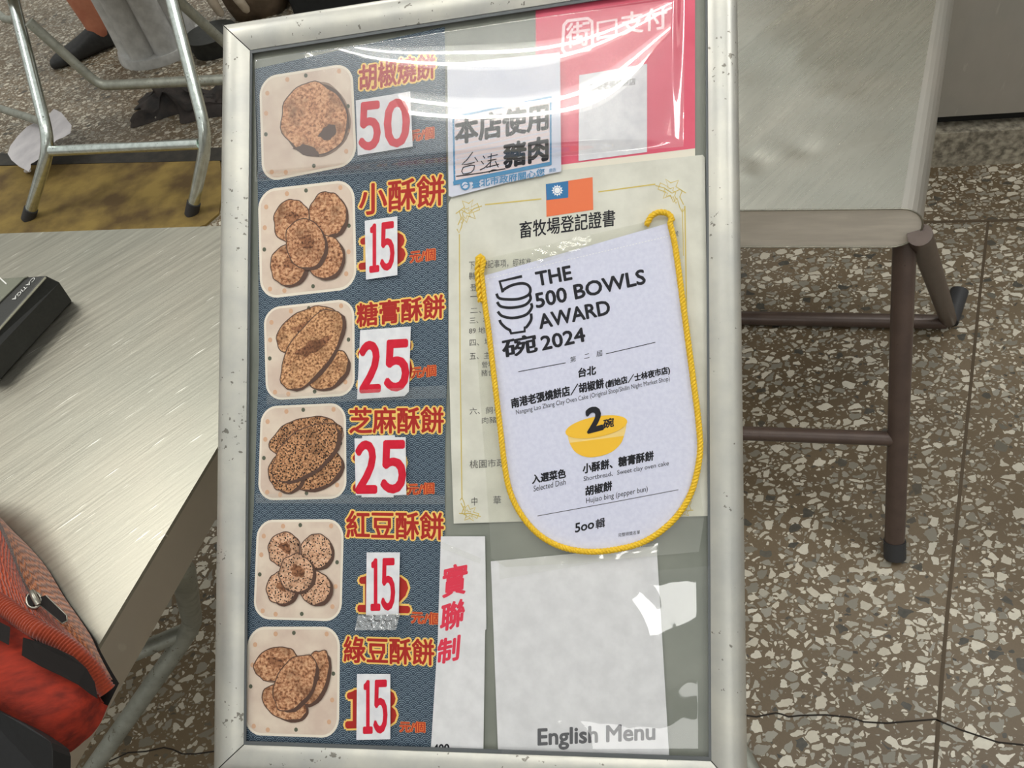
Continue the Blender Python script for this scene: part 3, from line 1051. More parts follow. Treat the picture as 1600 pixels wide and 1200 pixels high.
T('南港老張燒餅店／胡椒餅', (800, 638), (944, 606), 15, INK, 1, lean=-1.5, fat=0.6, fan=6)
T('(創始店／士林夜市店)', (947, 608), (1047, 585), 13, INK, 1, lean=-1.2, fat=0.5, fan=6)
T('Nangang Lao Zhang Clay Oven Cake (Original Shop/Shilin Night Market Shop)', (807, 650), (1047, 597), 9.5, INK, 1, lean=-1)
T('2', (919, 676), (942, 670), 36, INK, 4, lean=-3, fat=2.0, fan=8)
T('碗', (943, 670), (959, 666), 14, INK, 4, fat=0.5, fan=6)
T('入選菜色', (832, 756), (884, 746), 14, INK, 1, fat=0.6, fan=6)
T('Selected Dish', (834, 768), (884, 757), 9, INK, 1)
T('小酥餅、糖膏酥餅', (911, 740), (1021, 719), 15, INK, 1, fat=0.6, fan=6)
T('Shortbread、Sweet clay oven cake', (912, 754), (1045, 729), 9.5, INK, 1)
T('胡椒餅', (915, 775), (956, 766), 15, INK, 1, fat=0.6, fan=6)
T('Hujiao bing (pepper bun)', (916, 789), (1012, 770), 11, INK, 1)
sheet.stroke([(840, 806), (950, 786), (1060, 765)], 1.0, MT['ink_grey'])
T('5oo', (899, 832), (928, 825), 14, INK, 1, fat=0.5, fan=6); T('輯', (931, 827), (945, 823), 15, INK, 1, fat=0.3, fan=6)
T('完整得獎名單', (966, 839), (1000, 834), 6, INK, 1)
# stitched hem
for i in range(0, 60):
    s = i / 60
    a = Vector((757, 437)).lerp(Vector((1046, 369)), s); b = Vector((757, 437)).lerp(Vector((1046, 369)), s + 0.009)
    sheet.stroke([tuple(a), tuple(b)], 0.9, MT['white'], 1)
pen = sheet.build('pale lilac award pennant with rounded bottom and yellow cord edge on the board', 'pennant')
lg = part_of(sheet, pen, 'bowl_logo')
LW = 4.4
for st in ([(816, 432), (781, 440), (786, 457)], ):
    lg.stroke(st, LW, INK)
# oval of the 5: rim of the top bowl
lg.stroke(smooth_curve([(785, 454), (800, 446), (818, 443), (828, 449), (827, 460), (812, 467), (794, 468), (780, 466), (776, 459)], 40), LW, INK)
lg.stroke(smooth_curve([(828, 460), (829, 468), (820, 477), (800, 481), (783, 479), (777, 472)], 30), LW, INK)
lg.stroke(smooth_curve([(830, 474), (831, 481), (822, 492), (802, 497), (785, 494), (778, 487)], 30), LW, INK)
lg.stroke(smooth_curve([(830, 490), (830, 500), (823, 511), (820, 512)], 12) + [Vector(p) for p in ((820, 518), (799, 521), (797, 516))] + smooth_curve([(797, 516), (790, 512), (783, 505), (781, 500)], 12), LW, INK)
lg.build('line drawing of stacked bowls under a 5')
bw = part_of(sheet, pen, 'bowl_emblem')
MT['bowl_fade'] = mat('bowl_gold_fade', s2l(240, 208, 130), 0.5)
body = [(888 + i * (979 - 888) / 30, 0) for i in range(31)]
bowl_lo = smooth_curve([(887, 679), (890, 692), (899, 706), (916, 714), (936, 713), (956, 706), (970, 693), (976, 678), (979, 664)], 24)
bw.poly([tuple(p) for p in bowl_lo], MT['bowl_fade'], 1)
bowl_lo2 = smooth_curve([(890, 692), (899, 706), (916, 714), (936, 713), (956, 706), (970, 693), (975, 681)], 24)
bw.poly([tuple(p) for p in bowl_lo2], MT['bowl_gold'], 2)
bw.disc(932, 667, 49, 16, -0.19, MT['bowl_gold'], 3, 40)
bw.build('yellow bowl emblem')

# braided yellow cord: three twisted strands following the cloth edge, looped at both top corners
MT['cord'] = mottled('yellow_cord', s2l(244, 206, 44), s2l(222, 172, 24), 900, 0.5, bump=0.3)


def cord_path():
    px = [(749, 416), (748, 404), (753, 402), (756, 410), (753, 425)] + [tuple(p) for p in smooth_curve(PL, 60)] + [(1050, 342), (1043, 334), (1030, 332), (1018, 338), (1010, 352)]
    dense = smooth_curve(px, 520)
    o = []
    for i, p in enumerate(dense):
        q = uv(p.x, p.y, 0.006)
        o.append(Vector((q.x - sheet.c.x, q.y - sheet.c.y, 0.0022 + (0.0015 if i < 20 else 0.0))))
    return o


cp = cord_path()
mb = MB()
L = 0.0
lens = [0.0]
for a, b in zip(cp, cp[1:]):
    L += (b - a).length; lens.append(L)
for s in range(3):
    pts = []
    for i, p in enumerate(cp):
        t = (cp[min(i + 1, len(cp) - 1)] - cp[max(i - 1, 0)]).normalized()
        nn = Vector((-t.y, t.x, 0)); ph = lens[i] / 0.0085 * 2 * math.pi + s * 2 * math.pi / 3
        pts.append(p + (nn * math.cos(ph) + Vector((0, 0, 1)) * math.sin(ph)) * 0.00125)
    tube(mb, pts, 0.00135, MT['cord'], 7)
# doubled strand hanging at the left corner
side = smooth_curve([(752, 404), (750, 425), (752, 450), (755, 472)], 60)
for s in range(2):
    pts = []
    for i, p in enumerate(side):
        q = uv(p.x, p.y, 0.006)
        ph = i / 60 * 26 + s * math.pi
        pts.append(Vector((q.x - sheet.c.x + 0.0011 * math.cos(ph) - 0.002, q.y - sheet.c.y, 0.0042 + 0.0011 * math.sin(ph))))
    tube(mb, pts, 0.0012, MT['cord'], 7)
o = mb.build('cord', pen, sheet.M); o['label'] = 'yellow braided cord'

# ==================================================================== CLEAR FILM AND TAPE


def film_sheet(name, corners, lift, hfun, nx, ny, m, parent=None):
    """bulging sheet of clear film over a pixel quad: hfun(s, t) gives its height above lift"""
    q = [uv(*c, lift) for c in corners]
    vs = []
    for jy in range(ny + 1):
        for ix in range(nx + 1):
            s, t = ix / nx, jy / ny
            p = q[0].lerp(q[1], s).lerp(q[3].lerp(q[2], s), t)
            vs.append(Vector((p.x, p.y, lift + hfun(s, t, p))))
    fs = [(r * (nx + 1) + c, (r + 1) * (nx + 1) + c, (r + 1) * (nx + 1) + c + 1, r * (nx + 1) + c + 1) for r in range(ny) for c in range(nx)]
    b = MB(); b.add(vs, fs, m, True)
    return b.build(name, parent, BM)


def crinkle(a, f, seed):
    return lambda s, t, p: a * (noise.noise(Vector((p.x * f, p.y * f, seed))) + 0.5 * noise.noise(Vector((p.x * f * 2.3, p.y * f * 2.3, seed + 4))) + 1.0)


# ---- bulging clear cover over the upper half of the board; it mirrors the two twin-tube lamps overhead
F_EXP = [(0, 1), (0, 2), (0, 3), (1, 0), (1, 1), (1, 2), (1, 3), (2, 0), (2, 1), (2, 2), (2, 3), (3, 0), (3, 1), (3, 2), (3, 3), (4, 0), (4, 1), (4, 2), (5, 0), (5, 1)]
F_CO = [0.0857, -1.1514, 0.0269, -0.05, -1.3614, 0.0074, 0.2816, -5.2535, 3.8959, -0.139, -2.2164, -3.5556, 3.1352, -0.1578, -0.622, -2.5177, 3.1467, 2.1017, -1.0348, -0.2443]


def bulge(p):
    s, t = (p.x - 0.03) / 0.16, (p.y - 0.235) / 0.055
    s = max(-1.02, min(1.0, s)); t = max(-1.0, min(1.7, t))
    return 0.001 * sum(k * s ** i * t ** j for k, (i, j) in zip(F_CO, F_EXP))


def cover_height(s, t, p):
    w = min(1.0, min(s, 1 - s) * 0.385 / 0.010, min(t, 1 - t) * 0.115 / 0.008)
    w = w * w * (3 - 2 * w)
    h = 0.0135 + bulge(p)
    h = 0.0015 + 0.5 * (h - 0.0015 + math.sqrt((h - 0.0015) ** 2 + 0.002 ** 2))
    return w * h


film_sheet('cover_film', [(398, 96), (1070, -9), (1068, 229), (398, 284)], 0.0050, cover_height, 320, 130, MT['film'], board)


def wrinkle(s, t, p):
    e = min(s, 1 - s, t, 1 - t)
    w = min(1.0, e / 0.06)
    return w * (0.0016 + 0.0008 * noise.noise(Vector((p.x * 13, p.y * 11, 5.4))) + 0.00022 * noise.noise(Vector((p.x * 45, p.y * 40, 8))))


film_sheet('cover_film', [(776, 914), (1110, 884), (1112, 1188), (784, 1188)], 0.0058, wrinkle, 150, 150, MT['film_flat'], board)

# ---- twin-tube lamps overhead, plus panels added further back to reflect in the film
LA = math.radians(-18); LX = Vector((math.cos(LA), math.sin(LA), 0)); LN = Vector((-math.sin(LA), math.cos(LA), 0))
LM = lambda c: Matrix(((LX.x, LN.x, 0, c.x), (LX.y, LN.y, 0, c.y), (0, 0, 1, c.z), (0, 0, 0, 1)))
for e0, lab in ((0.378, 'twin-tube fluorescent lamp overhead, the one farther from the camera'), (0.108, 'twin-tube fluorescent lamp overhead, the one nearer the camera')):
    c = LX * -0.24 + LN * (e0 - 0.0275) + Vector((0, 0, 2.5))
    M0 = LM(c)
    lampo = empty('fluorescent_lamp', M0, lab, 'lamp', 'twin-tube lamps overhead')
    mb = MB(); box(mb, (-0.64, -0.065, 0.03), (0.64, 0.065, 0.075), MT['lamp_body'])
    for sx_ in (-0.62, 0.62):
        box(mb, (sx_ - 0.012, -0.045, -0.015), (sx_ + 0.012, 0.045, 0.035), MT['lamp_body'])
    for sx_ in (-0.4, 0.4):
        box(mb, (sx_ - 0.006, -0.006, 0.07), (sx_ + 0.006, 0.006, 0.6), MT['lamp_body'])
    mb.build('housing', lampo, M0)
    for dy in (-0.030, 0.030):
        mb = MB(); tube(mb, [Vector((-0.605, dy, 0)), Vector((0.605, dy, 0))], 0.0085, MT['lamp'], 14); mb.build('lamp_tube', lampo, M0)
for px_, py_, hx, hy, stg, lab in ((-0.55, -2.26, 0.21, 0.21, 11.0, 'small square glowing panel added overhead behind the camera for the film reflection'), (-0.95, -3.25, 0.55, 0.22, 5.0, 'long glowing panel added overhead farthest behind the camera for the film reflection')):
    pm = Matrix.Translation((px_, py_, 2.6))
    pl = empty('reflection_panel', pm, lab, 'lamp')
    mb = MB(); box(mb, (-hx - 0.02, -hy - 0.02, 0.0), (hx + 0.02, hy + 0.02, 0.05), MT['lamp_body']); mb.build('frame', pl, pm)
    pg = mat('panel_glow', (1, 1, 1)); _t = NT(pg)
    _t.b.inputs['Emission Color'].default_value = (1, 0.99, 0.96, 1); _t.b.inputs['Emission Strength'].default_value = stg
    mb = MB(); box(mb, (-hx, -hy, -0.004), (hx, hy, 0.0), pg); mb.build('diffuser', pl, pm)
TAPES = [
    ([(780, 879), (1028, 848), (1030, 862), (781, 905)], 0.0052, 'tape', 'clear tape across the top edge of the English Menu sheet', 0.0006, 120),
    ([(560, 961), (626, 958), (619, 984), (555, 984)], 0.0062, 'foil_tape', 'crinkled clear tape under the price label of the seeded pastries', 0.0011, 520),
    ([(417, 617), (556, 606), (697, 602), (697, 622), (417, 632)], 0.0056, 'tape', 'clear tape across the poster under the long crumbly pastries', 0.0004, 90),
    ([(400, 771), (560, 776), (695, 774), (695, 788), (400, 786)], 0.0056, 'tape', 'clear tape across the poster under the black sesame pastries', 0.0004, 90),
    ([(830, 392), (922, 364), (926, 384), (840, 414)], 0.0074, 'tape', 'clear tape over the top hem of the award pennant', 0.0009, 150),
    ([(690, 846), (752, 872), (750, 880), (689, 856)], 0.0054, 'tape', 'clear tape at the top of the red handwritten strip', 0.0005, 150),
]
for cs, lift, mname, lab, amp, fr in TAPES:
    cs4 = cs if len(cs) == 4 else [cs[0], cs[2], cs[3], cs[4]]
    o = film_sheet('clear_tape', cs4, lift, crinkle(amp, fr, lift * 1000), 40, 14, MT[mname])
    tag(o, lab, 'tape', 'clear tape strips on the board')
# ==================================================================== LEFT STEEL TABLE
TZ = 0.55
TT = 0.002
back_a, back_b = at_z(0, 365, TZ), at_z(340, 353, TZ)
edge_a, edge_b = at_z(338, 702, TZ), at_z(88, 1118, TZ)


def meet(p, q, r, s):
    d1, d2 = q - p, s - r
    k = ((r.x - p.x) * d2.y - (r.y - p.y) * d2.x) / (d1.x * d2.y - d1.y * d2.x)
    return p + d1 * k


corner = meet(back_a, back_b, edge_a, edge_b)
bl_ = back_a + (back_a - corner).normalized() * 0.55
fr_ = edge_b + (edge_b - corner).normalized() * 0.22
fl_ = fr_ + (bl_ - corner)
steel_table = empty('steel_table', Vector((corner.x, corner.y, 0)), 'brushed stainless steel table left of the menu board holding calculator and orange pouch', 'table')
mb = MB()
top = [corner, bl_, fl_, fr_]
prism(mb, [Vector((p.x, p.y, TZ - 0.003)) for p in top], (0, 0, 0.003), MT['table_steel'])
# tabletop in its own frame so the brushing follows the edge
mb = MB()
loc = Matrix.Translation(Vector((corner.x, corner.y, TZ)))
prism(mb, [Vector((p.x - corner.x, p.y - corner.y, -0.004)) for p in top], (0, 0, 0.004), MT['table_steel'])
o = mb.build('tabletop', steel_table, loc); bevel(o, 0.002, 2)
# folded apron round the edge
lowa = at_z(335, 815, TZ); 
AH = 0.052
mb = MB()
inw = [Vector((p.x - corner.x, p.y - corner.y, 0)) for p in top]
cen = sum(inw, Vector()) / 4
for i in range(4):
    a, b = inw[i], inw[(i + 1) % 4]
    t = (b - a).normalized(); nn = Vector((-t.y, t.x, 0))
    if nn.dot(cen - a) < 0:
        nn = -nn
    q = [a, b, b + nn * 0.002, a + nn * 0.002]
    q = [p + Vector((0, 0, -AH)) for p in q]
    if ((q[1] - q[0]).cross(q[2] - q[1])).z < 0:
        q.reverse()
    prism(mb, q, (0, 0, AH - 0.004), MT['apron_steel'])
mb.build('apron', steel_table, loc)
# galvanised folding legs: post, kink with crossbar, splayed foot
ft = at_z(118, 1252, 0.0); kn_ = at_z(302, 978, 0.20)
tp_ = at_z(284, 882, TZ - 0.07)
e_dir = (edge_b - edge_a).normalized()
in_dir = (bl_ - corner).normalized()
mb = MB(); tube(mb, fillet([tp_ + in_dir * 0.05 + Vector((0, 0, 0.055)), tp_, kn_, ft + Vector((0, 0, 0.012))], 0.05), 0.0125, MT['galv_dull'])
mb.build('leg', steel_table)
off = in_dir * 0.5
mb = MB(); tube(mb, fillet([tp_ + off + in_dir * 0.05 + Vector((0, 0, 0.055)), tp_ + off, kn_ + off, ft + off + Vector((0, 0, 0.012))], 0.05), 0.0125, MT['galv_dull'])
mb.build('leg', steel_table)
kl = at_z(215, 1016, 0.20)
mb = MB(); tube(mb, [kn_ + Vector((0, 0, -0.004)), kn_ + (kl - kn_).normalized() * 0.5], 0.0115, MT['galv_dull'])
mb.build('crossbar', steel_table)
back = (corner - edge_b).normalized()
for s in (0.12, 0.62):
    p = corner + in_dir * s - back * 0.08
    mb = MB(); tube(mb, [Vector((p.x, p.y, TZ - 0.02)), Vector((p.x - 0.03, p.y - 0.14, 0.2)), Vector((p.x - 0.03, p.y - 0.12, 0.0))], 0.0125, MT['galv_dull'])
    mb.build('leg', steel_table)

# ==================================================================== CALCULATOR
MT['calc'] = mottled('calculator_black', s2l(34, 35, 32), s2l(26, 27, 25), 300, 0.42, bump=0.1)
MT['calc_edge'] = mat('calculator_edge', s2l(120, 118, 100), 0.35)
MT['lcd'] = mat('calculator_display', s2l(112, 114, 100), 0.25)
MT['lcd_seg'] = mat('calculator_label', s2l(226, 226, 222), 0.4)
# right-hand side of the wedge-shaped body runs from its raised corner towards the lower left
CZ = TZ
hi = 0.046
cA = at_z(72, 430, CZ + hi); cB = at_z(-40, 557, CZ + hi * 0.86)
cD = at_z(-70, 441, CZ + hi)
bA = at_z(91, 497, CZ + 0.004)
calc = empty('calculator', Vector((cA.x, cA.y, CZ)), 'black desk calculator with grey display on the steel table, cut by the picture edge', 'calculator')
ux = (cB - cA); uy = (cD - cA)
cC = cB + uy
mid = at_z(92.5, 450, CZ + hi * 0.6)
topq = [cA, cD, cC, cB]
cenc = sum(topq, Vector()) / 4
mb = MB()
mids = []; bots = []
for p in topq:
    o_ = (Vector((p.x, p.y, 0)) - Vector((cenc.x, cenc.y, 0))).normalized()
    mids.append(Vector((p.x + o_.x * 0.007, p.y + o_.y * 0.007, CZ + hi * 0.66)))
    bots.append(Vector((p.x + o_.x * 0.004, p.y + o_.y * 0.004, CZ)))
vs = topq + mids + bots
fs = [(3, 2, 1, 0)] + [(i, (i + 1) % 4, 4 + (i + 1) % 4, 4 + i) for i in range(4)] + [(4 + i, 4 + (i + 1) % 4, 8 + (i + 1) % 4, 8 + i) for i in range(4)] + [(8, 9, 10, 11)]
mb.add(vs, fs, MT['calc'])
o = mb.build('body', calc); bevel(o, 0.0022, 3)
cn = (ux.cross(uy)).normalized()
if cn.z < 0:
    cn = -cn


def cpos(px, py, k):
    return at_plane(px, py, cA + cn * k, cn)


mb = MB()
prism(mb, [cpos(x, y, 0.0004) for x, y in ((-60, 442), (45, 433), (38, 436), (-40, 512))][::-1], cn * 0.0012, MT['lcd'])
mb.build('display', calc)
mb = MB()
prism(mb, [cpos(x, y, 0.0006) for x, y in ((71, 432.5), (73, 434.5), (-38, 559), (-40, 557))], cn * 0.0008, MT['calc_edge'])
mb.build('edge_line', calc)
gv, gf, _ = glyphs('CATIGA')
p0, p1 = Vector((55, 434)), Vector((21, 469))
mb = MB()
ex = p1 - p0; ey = Vector((-5.4, -4.6)) * -0.62
vs = [cpos(p0.x - 1 + ex.x * x + ey.x * (y - 0.5) , p0.y + ex.y * x + ey.y * (y - 0.5), 0.0007) for x, y in gv]
mb.add(vs, gf, MT['lcd_seg'])
o = mb.build('brand_lettering', calc)
mb = MB()
prism(mb, [cpos(x, y, 0.0018) for x, y in ((-6, 430), (0, 436), (10, 445), (11, 443), (2, 435), (-4, 429))], cn * 0.0006, MT['lcd_seg'])
mb.build('display_segment', calc)

# ==================================================================== ORANGE CORDUROY POUCH


def corduroy(name, c_hi, c_lo, freq, strength=0.9):
    m = mat(name, c_hi, 0.85, spec=0.15)
    t = NT(m)
    tc = t.new('ShaderNodeTexCoord')
    sp = t.new('ShaderNodeSeparateXYZ'); t.l.new(tc.outputs['UV'], sp.inputs[0])
    wob = t.noise(tc.outputs['UV'], 9, 3)
    w = t.math('SINE', t.math('MULTIPLY', t.math('ADD', sp.outputs[0], t.math('MULTIPLY', wob, 0.05)), freq))
    nz = t.noise(tc.outputs['Object'], 420, 3)
    f = t.math('ADD', t.math('MULTIPLY', w, 0.5), 0.5)
    c = t.mix(t.math('ADD', t.math('MULTIPLY', f, 0.75), t.math('MULTIPLY', nz, 0.25)), rgba(c_lo), rgba(c_hi))
    t.l.new(c, t.b.inputs['Base Color'])
    t.bump(t.math('ADD', f, t.math('MULTIPLY', nz, 0.6)), strength, 0.0012)
    t.b.inputs['Sheen Weight'].default_value = 0.35
    t.b.inputs['Sheen Roughness'].default_value = 0.5
    return m


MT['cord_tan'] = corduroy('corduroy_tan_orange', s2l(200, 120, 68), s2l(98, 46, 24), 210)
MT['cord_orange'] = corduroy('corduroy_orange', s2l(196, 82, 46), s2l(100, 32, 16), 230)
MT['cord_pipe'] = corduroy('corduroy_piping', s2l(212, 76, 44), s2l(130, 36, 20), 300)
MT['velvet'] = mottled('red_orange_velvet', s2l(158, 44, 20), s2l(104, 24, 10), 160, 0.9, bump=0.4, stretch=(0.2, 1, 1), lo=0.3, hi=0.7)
MT['pouch_dark'] = mat('pouch_dark_lining', s2l(22, 16, 14), 0.95)
MT['pouch_black'] = mottled('pouch_black_nylon', s2l(20, 20, 22), s2l(14, 14, 16), 200, 0.75)
MT['zip_metal'] = mat('zip_metal', s2l(150, 146, 136), 0.3, 0.9)
MT['zip_tape'] = corduroy('zip_teeth', s2l(120, 96, 84), s2l(40, 30, 28), 420, 0.8)

sil = [(-60, 770), (0, 811), (25, 834), (50, 859), (75, 890), (100, 932), (125, 968), (142, 994), (153, 1018), (165, 1042), (176, 1062)]
zipl = [(-60, 720), (-14, 795), (4, 826), (17, 856), (29, 888), (41, 916), (56, 938), (85, 966), (115, 995), (145, 1024), (174, 1062)]
ridge0 = [(-60, 880), (-14, 918), (10, 930), (34, 948), (60, 965), (84, 980), (108, 998), (132, 1018), (152, 1036), (166, 1054), (177, 1064)]
ridge1 = [(-60, 930), (-14, 952), (5, 966), (30, 984), (56, 1002), (80, 1012), (104, 1024), (124, 1040), (140, 1060), (150, 1078), (158, 1096)]
low = [(-60, 1090), (-14, 1112), (10, 1124), (40, 1142), (60, 1154), (80, 1166), (95, 1160), (110, 1150), (125, 1140), (142, 1122), (157, 1097)]
TZs = TZ + 0.004
N = 46


def pouch_curve(pts, zs):
    c = smooth_curve([Vector((x, y)) for x, y in pts], N)
    o = []
    for i, p in enumerate(c):
        s = i / (N - 1)
        k = s * (len(zs) - 1); a = min(int(k), len(zs) - 2)
        z = zs[a] * (1 - (k - a)) + zs[a + 1] * (k - a)
        o.append(at_z(p.x, p.y, TZ + z))
    return o


c_sil = pouch_curve(sil, [0.004, 0.004, 0.004, 0.006, 0.012])
c_zip = pouch_curve(zipl, [0.058, 0.058, 0.052, 0.040, 0.022])
c_r0 = pouch_curve(ridge0, [0.066, 0.066, 0.062, 0.046, 0.022])
c_r1 = pouch_curve(ridge1, [0.066, 0.066, 0.060, 0.044, 0.020])
c_low = pouch_curve(low, [0.030, 0.030, 0.026, 0.020, 0.014])


def loft(mb, A, B, m, n=8, bulge=0.0, dirv=Vector((0, 0, 1)), flip=False, ripple=0.0, freq=0):
    vs = []; us = []
    for k in range(n + 1):
        t = k / n
        for i, (a, b) in enumerate(zip(A, B)):
            s = i / (len(A) - 1)
            e = bulge * math.sin(math.pi * t) * min(1.0, 6 * (1 - s) + 0.05)
            if ripple:
                e += ripple * math.sin(math.pi * t) * math.sin(freq * s + 2 * t)
            vs.append(a.lerp(b, t) + dirv * e); us.append((s, t))
    M = len(A)
    fs = []
    for k in range(n):
        for i in range(M - 1):
            f = (k * M + i, k * M + i + 1, (k + 1) * M + i + 1, (k + 1) * M + i)
            fs.append(tuple(reversed(f)) if flip else f)
    mb.add(vs, fs, m, True, us)


pouch = empty('corduroy_pouch', at_z(60, 1010, TZ), 'orange corduroy zip pouch at the lower left on the steel table edge', 'bag')
mb = MB()
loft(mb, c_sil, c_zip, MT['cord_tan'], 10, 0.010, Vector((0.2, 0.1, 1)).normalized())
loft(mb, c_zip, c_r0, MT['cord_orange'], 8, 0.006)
# closed underside
und = [Vector((p.x, p.y, TZ + 0.004)) for p in c_low]
loft(mb, c_low, und, MT['velvet'], 2)
loft(mb, und, [Vector((p.x, p.y, TZ + 0.003)) for p in c_sil], MT['pouch_dark'], 2)
mb.build('body', pouch)
mb = MB()
# gathered piping along the ridge
mid = [a.lerp(b, 0.5) for a, b in zip(c_r0, c_r1)]
pts = []; rad = []
dense = smooth_curve(mid, 330)
for i, p in enumerate(dense):
    s = i / 329
    pts.append(p)
    base = 0.0072 - 0.0012 * s
    rad.append(base * (1 + 0.07 * math.sin(i * 1.25)))
tube(mb, pts, 0.007, MT['cord_orange'], 14, radii=rad)
mb.build('piping', pouch)
mb = MB()
sunk = [p + Vector((0, 0, -0.014)) for p in c_r1]
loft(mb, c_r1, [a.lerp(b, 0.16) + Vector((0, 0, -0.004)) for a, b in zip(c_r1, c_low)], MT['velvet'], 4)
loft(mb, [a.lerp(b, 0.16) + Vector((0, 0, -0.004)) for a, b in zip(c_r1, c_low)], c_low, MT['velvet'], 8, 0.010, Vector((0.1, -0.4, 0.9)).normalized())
mb.build('front_panel', pouch)


def pouch_patch(pts, k, m, name, dz):
    """patch lying just proud of the front panel"""
    P = [at_z(x, y, TZ + z) for x, y, z in pts]
    mb = MB(); n = len(P)
    c0 = sum(P, Vector()) / n
    up = (EYE - c0).normalized()
    prism(mb, P, up * dz, m)
    a = sum((P[i] - c0).cross(P[(i + 1) % n] - c0).dot(up) for i in range(n))
    return mb.build(name, pouch)


slit = [(36, 996), (58, 1002), (90, 1014), (115, 1026), (135, 1044), (148, 1066), (153, 1092), (140, 1084), (122, 1070), (95, 1056), (65, 1042), (34, 1024)]
zz = [0.068, 0.066, 0.062, 0.056, 0.050, 0.042, 0.034, 0.038, 0.044, 0.050, 0.056, 0.060]
pouch_patch([(x, y, z + 0.004) for (x, y), z in zip(slit, zz)][::-1], 0, MT['pouch_dark'], 'pocket_slit', 0.0006)
pouch_patch([(-30, 960, 0.072), (0, 972, 0.071), (16, 980, 0.070), (14, 1008, 0.066), (-30, 985, 0.068)][::-1], 0, MT['pouch_dark'], 'pocket_slit', 0.0006)
blk = [(-50, 1086), (0, 1112), (40, 1132), (70, 1152), (80, 1160), (83, 1172), (83, 1230), (-50, 1230)]
mb = MB()
prism(mb, [at_z(x, y, TZ + (0.050 if y < 1180 else 0.022)) for x, y in blk], (0, 0, -0.020), MT['pouch_black'])
mb.build('side_panel', pouch)
# zip: toothed tape, slider and pull tab
zt = smooth_curve([Vector((x, y)) for x, y in zipl[:7]], 60)
A = []; B = []
zs = [0.058 + (0.046 - 0.058) * i / 59 for i in range(60)]
for i, p in enumerate(zt):
    d = (zt[min(i + 1, 59)] - zt[max(i - 1, 0)]).normalized(); nn = Vector((-d.y, d.x)) * 4.2
    A.append(at_z(p.x - 3 + nn.x, p.y + nn.y, TZ + zs[i] + 0.0075)); B.append(at_z(p.x - 3 - nn.x, p.y - nn.y, TZ + zs[i] + 0.0075))
mb = MB(); loft(mb, A, B, MT['zip_tape'], 2); zipo = mb.build('zip', pouch)


def zpt(px, py, z):
    return at_z(px, py, TZ + z)


mb = MB()
ring = [zpt(53 + 11 * math.cos(a), 938 + 12 * math.sin(a), 0.064) for a in [2 * math.pi * i / 24 for i in range(25)]]
tube(mb, ring, 0.0012, MT['zip_metal'], 8)
tube(mb, [zpt(50, 925, 0.066), zpt(54, 934, 0.070), zpt(60, 945, 0.067)], 0.0022, MT['zip_metal'], 10)
prism(mb, [zpt(x, y, 0.062) for x, y in ((44, 932), (58, 926), (64, 944), (50, 952))][::-1], (0, 0, 0.003), MT['pouch_dark'])
mb.build('zip_slider', zipo)
mb = MB()
out_ = [(64, 934), (72, 931), (104, 962), (105, 970), (98, 974), (62, 944)]
inn_ = [(90, 957), (99, 963), (99, 967), (94, 968), (86, 962)]
P = [zpt(x, y, 0.064 - 0.00020 * (x - 64)) for x, y in out_]
prism(mb, P[::-1], (0, 0, 0.0012), MT['pouch_dark'])
tube(mb, P + [P[0]], 0.0007, MT['zip_metal'], 8)
mb.build('pull_tab', zipo)

# ==================================================================== RIGHT LOW TABLE
LZ = 0.50
fa = at_z(1100, 328.6, LZ); fb = at_z(1408, 325.5, LZ)
ra = at_z(1412, 328, LZ); rb = at_z(1466, 0, LZ)
fd = (fb - fa).normalized()
rd = (rb - ra); rd.z = 0; rd.normalize()
low_lo = at_plane(1300, 385.5, fa, Vector((-fd.y, fd.x, 0)))
TH = LZ - low_lo.z
low_table = empty('low_table', Vector((fb.x, fb.y, 0)), 'dented stainless low table with brown tube legs right of the board', 'table')
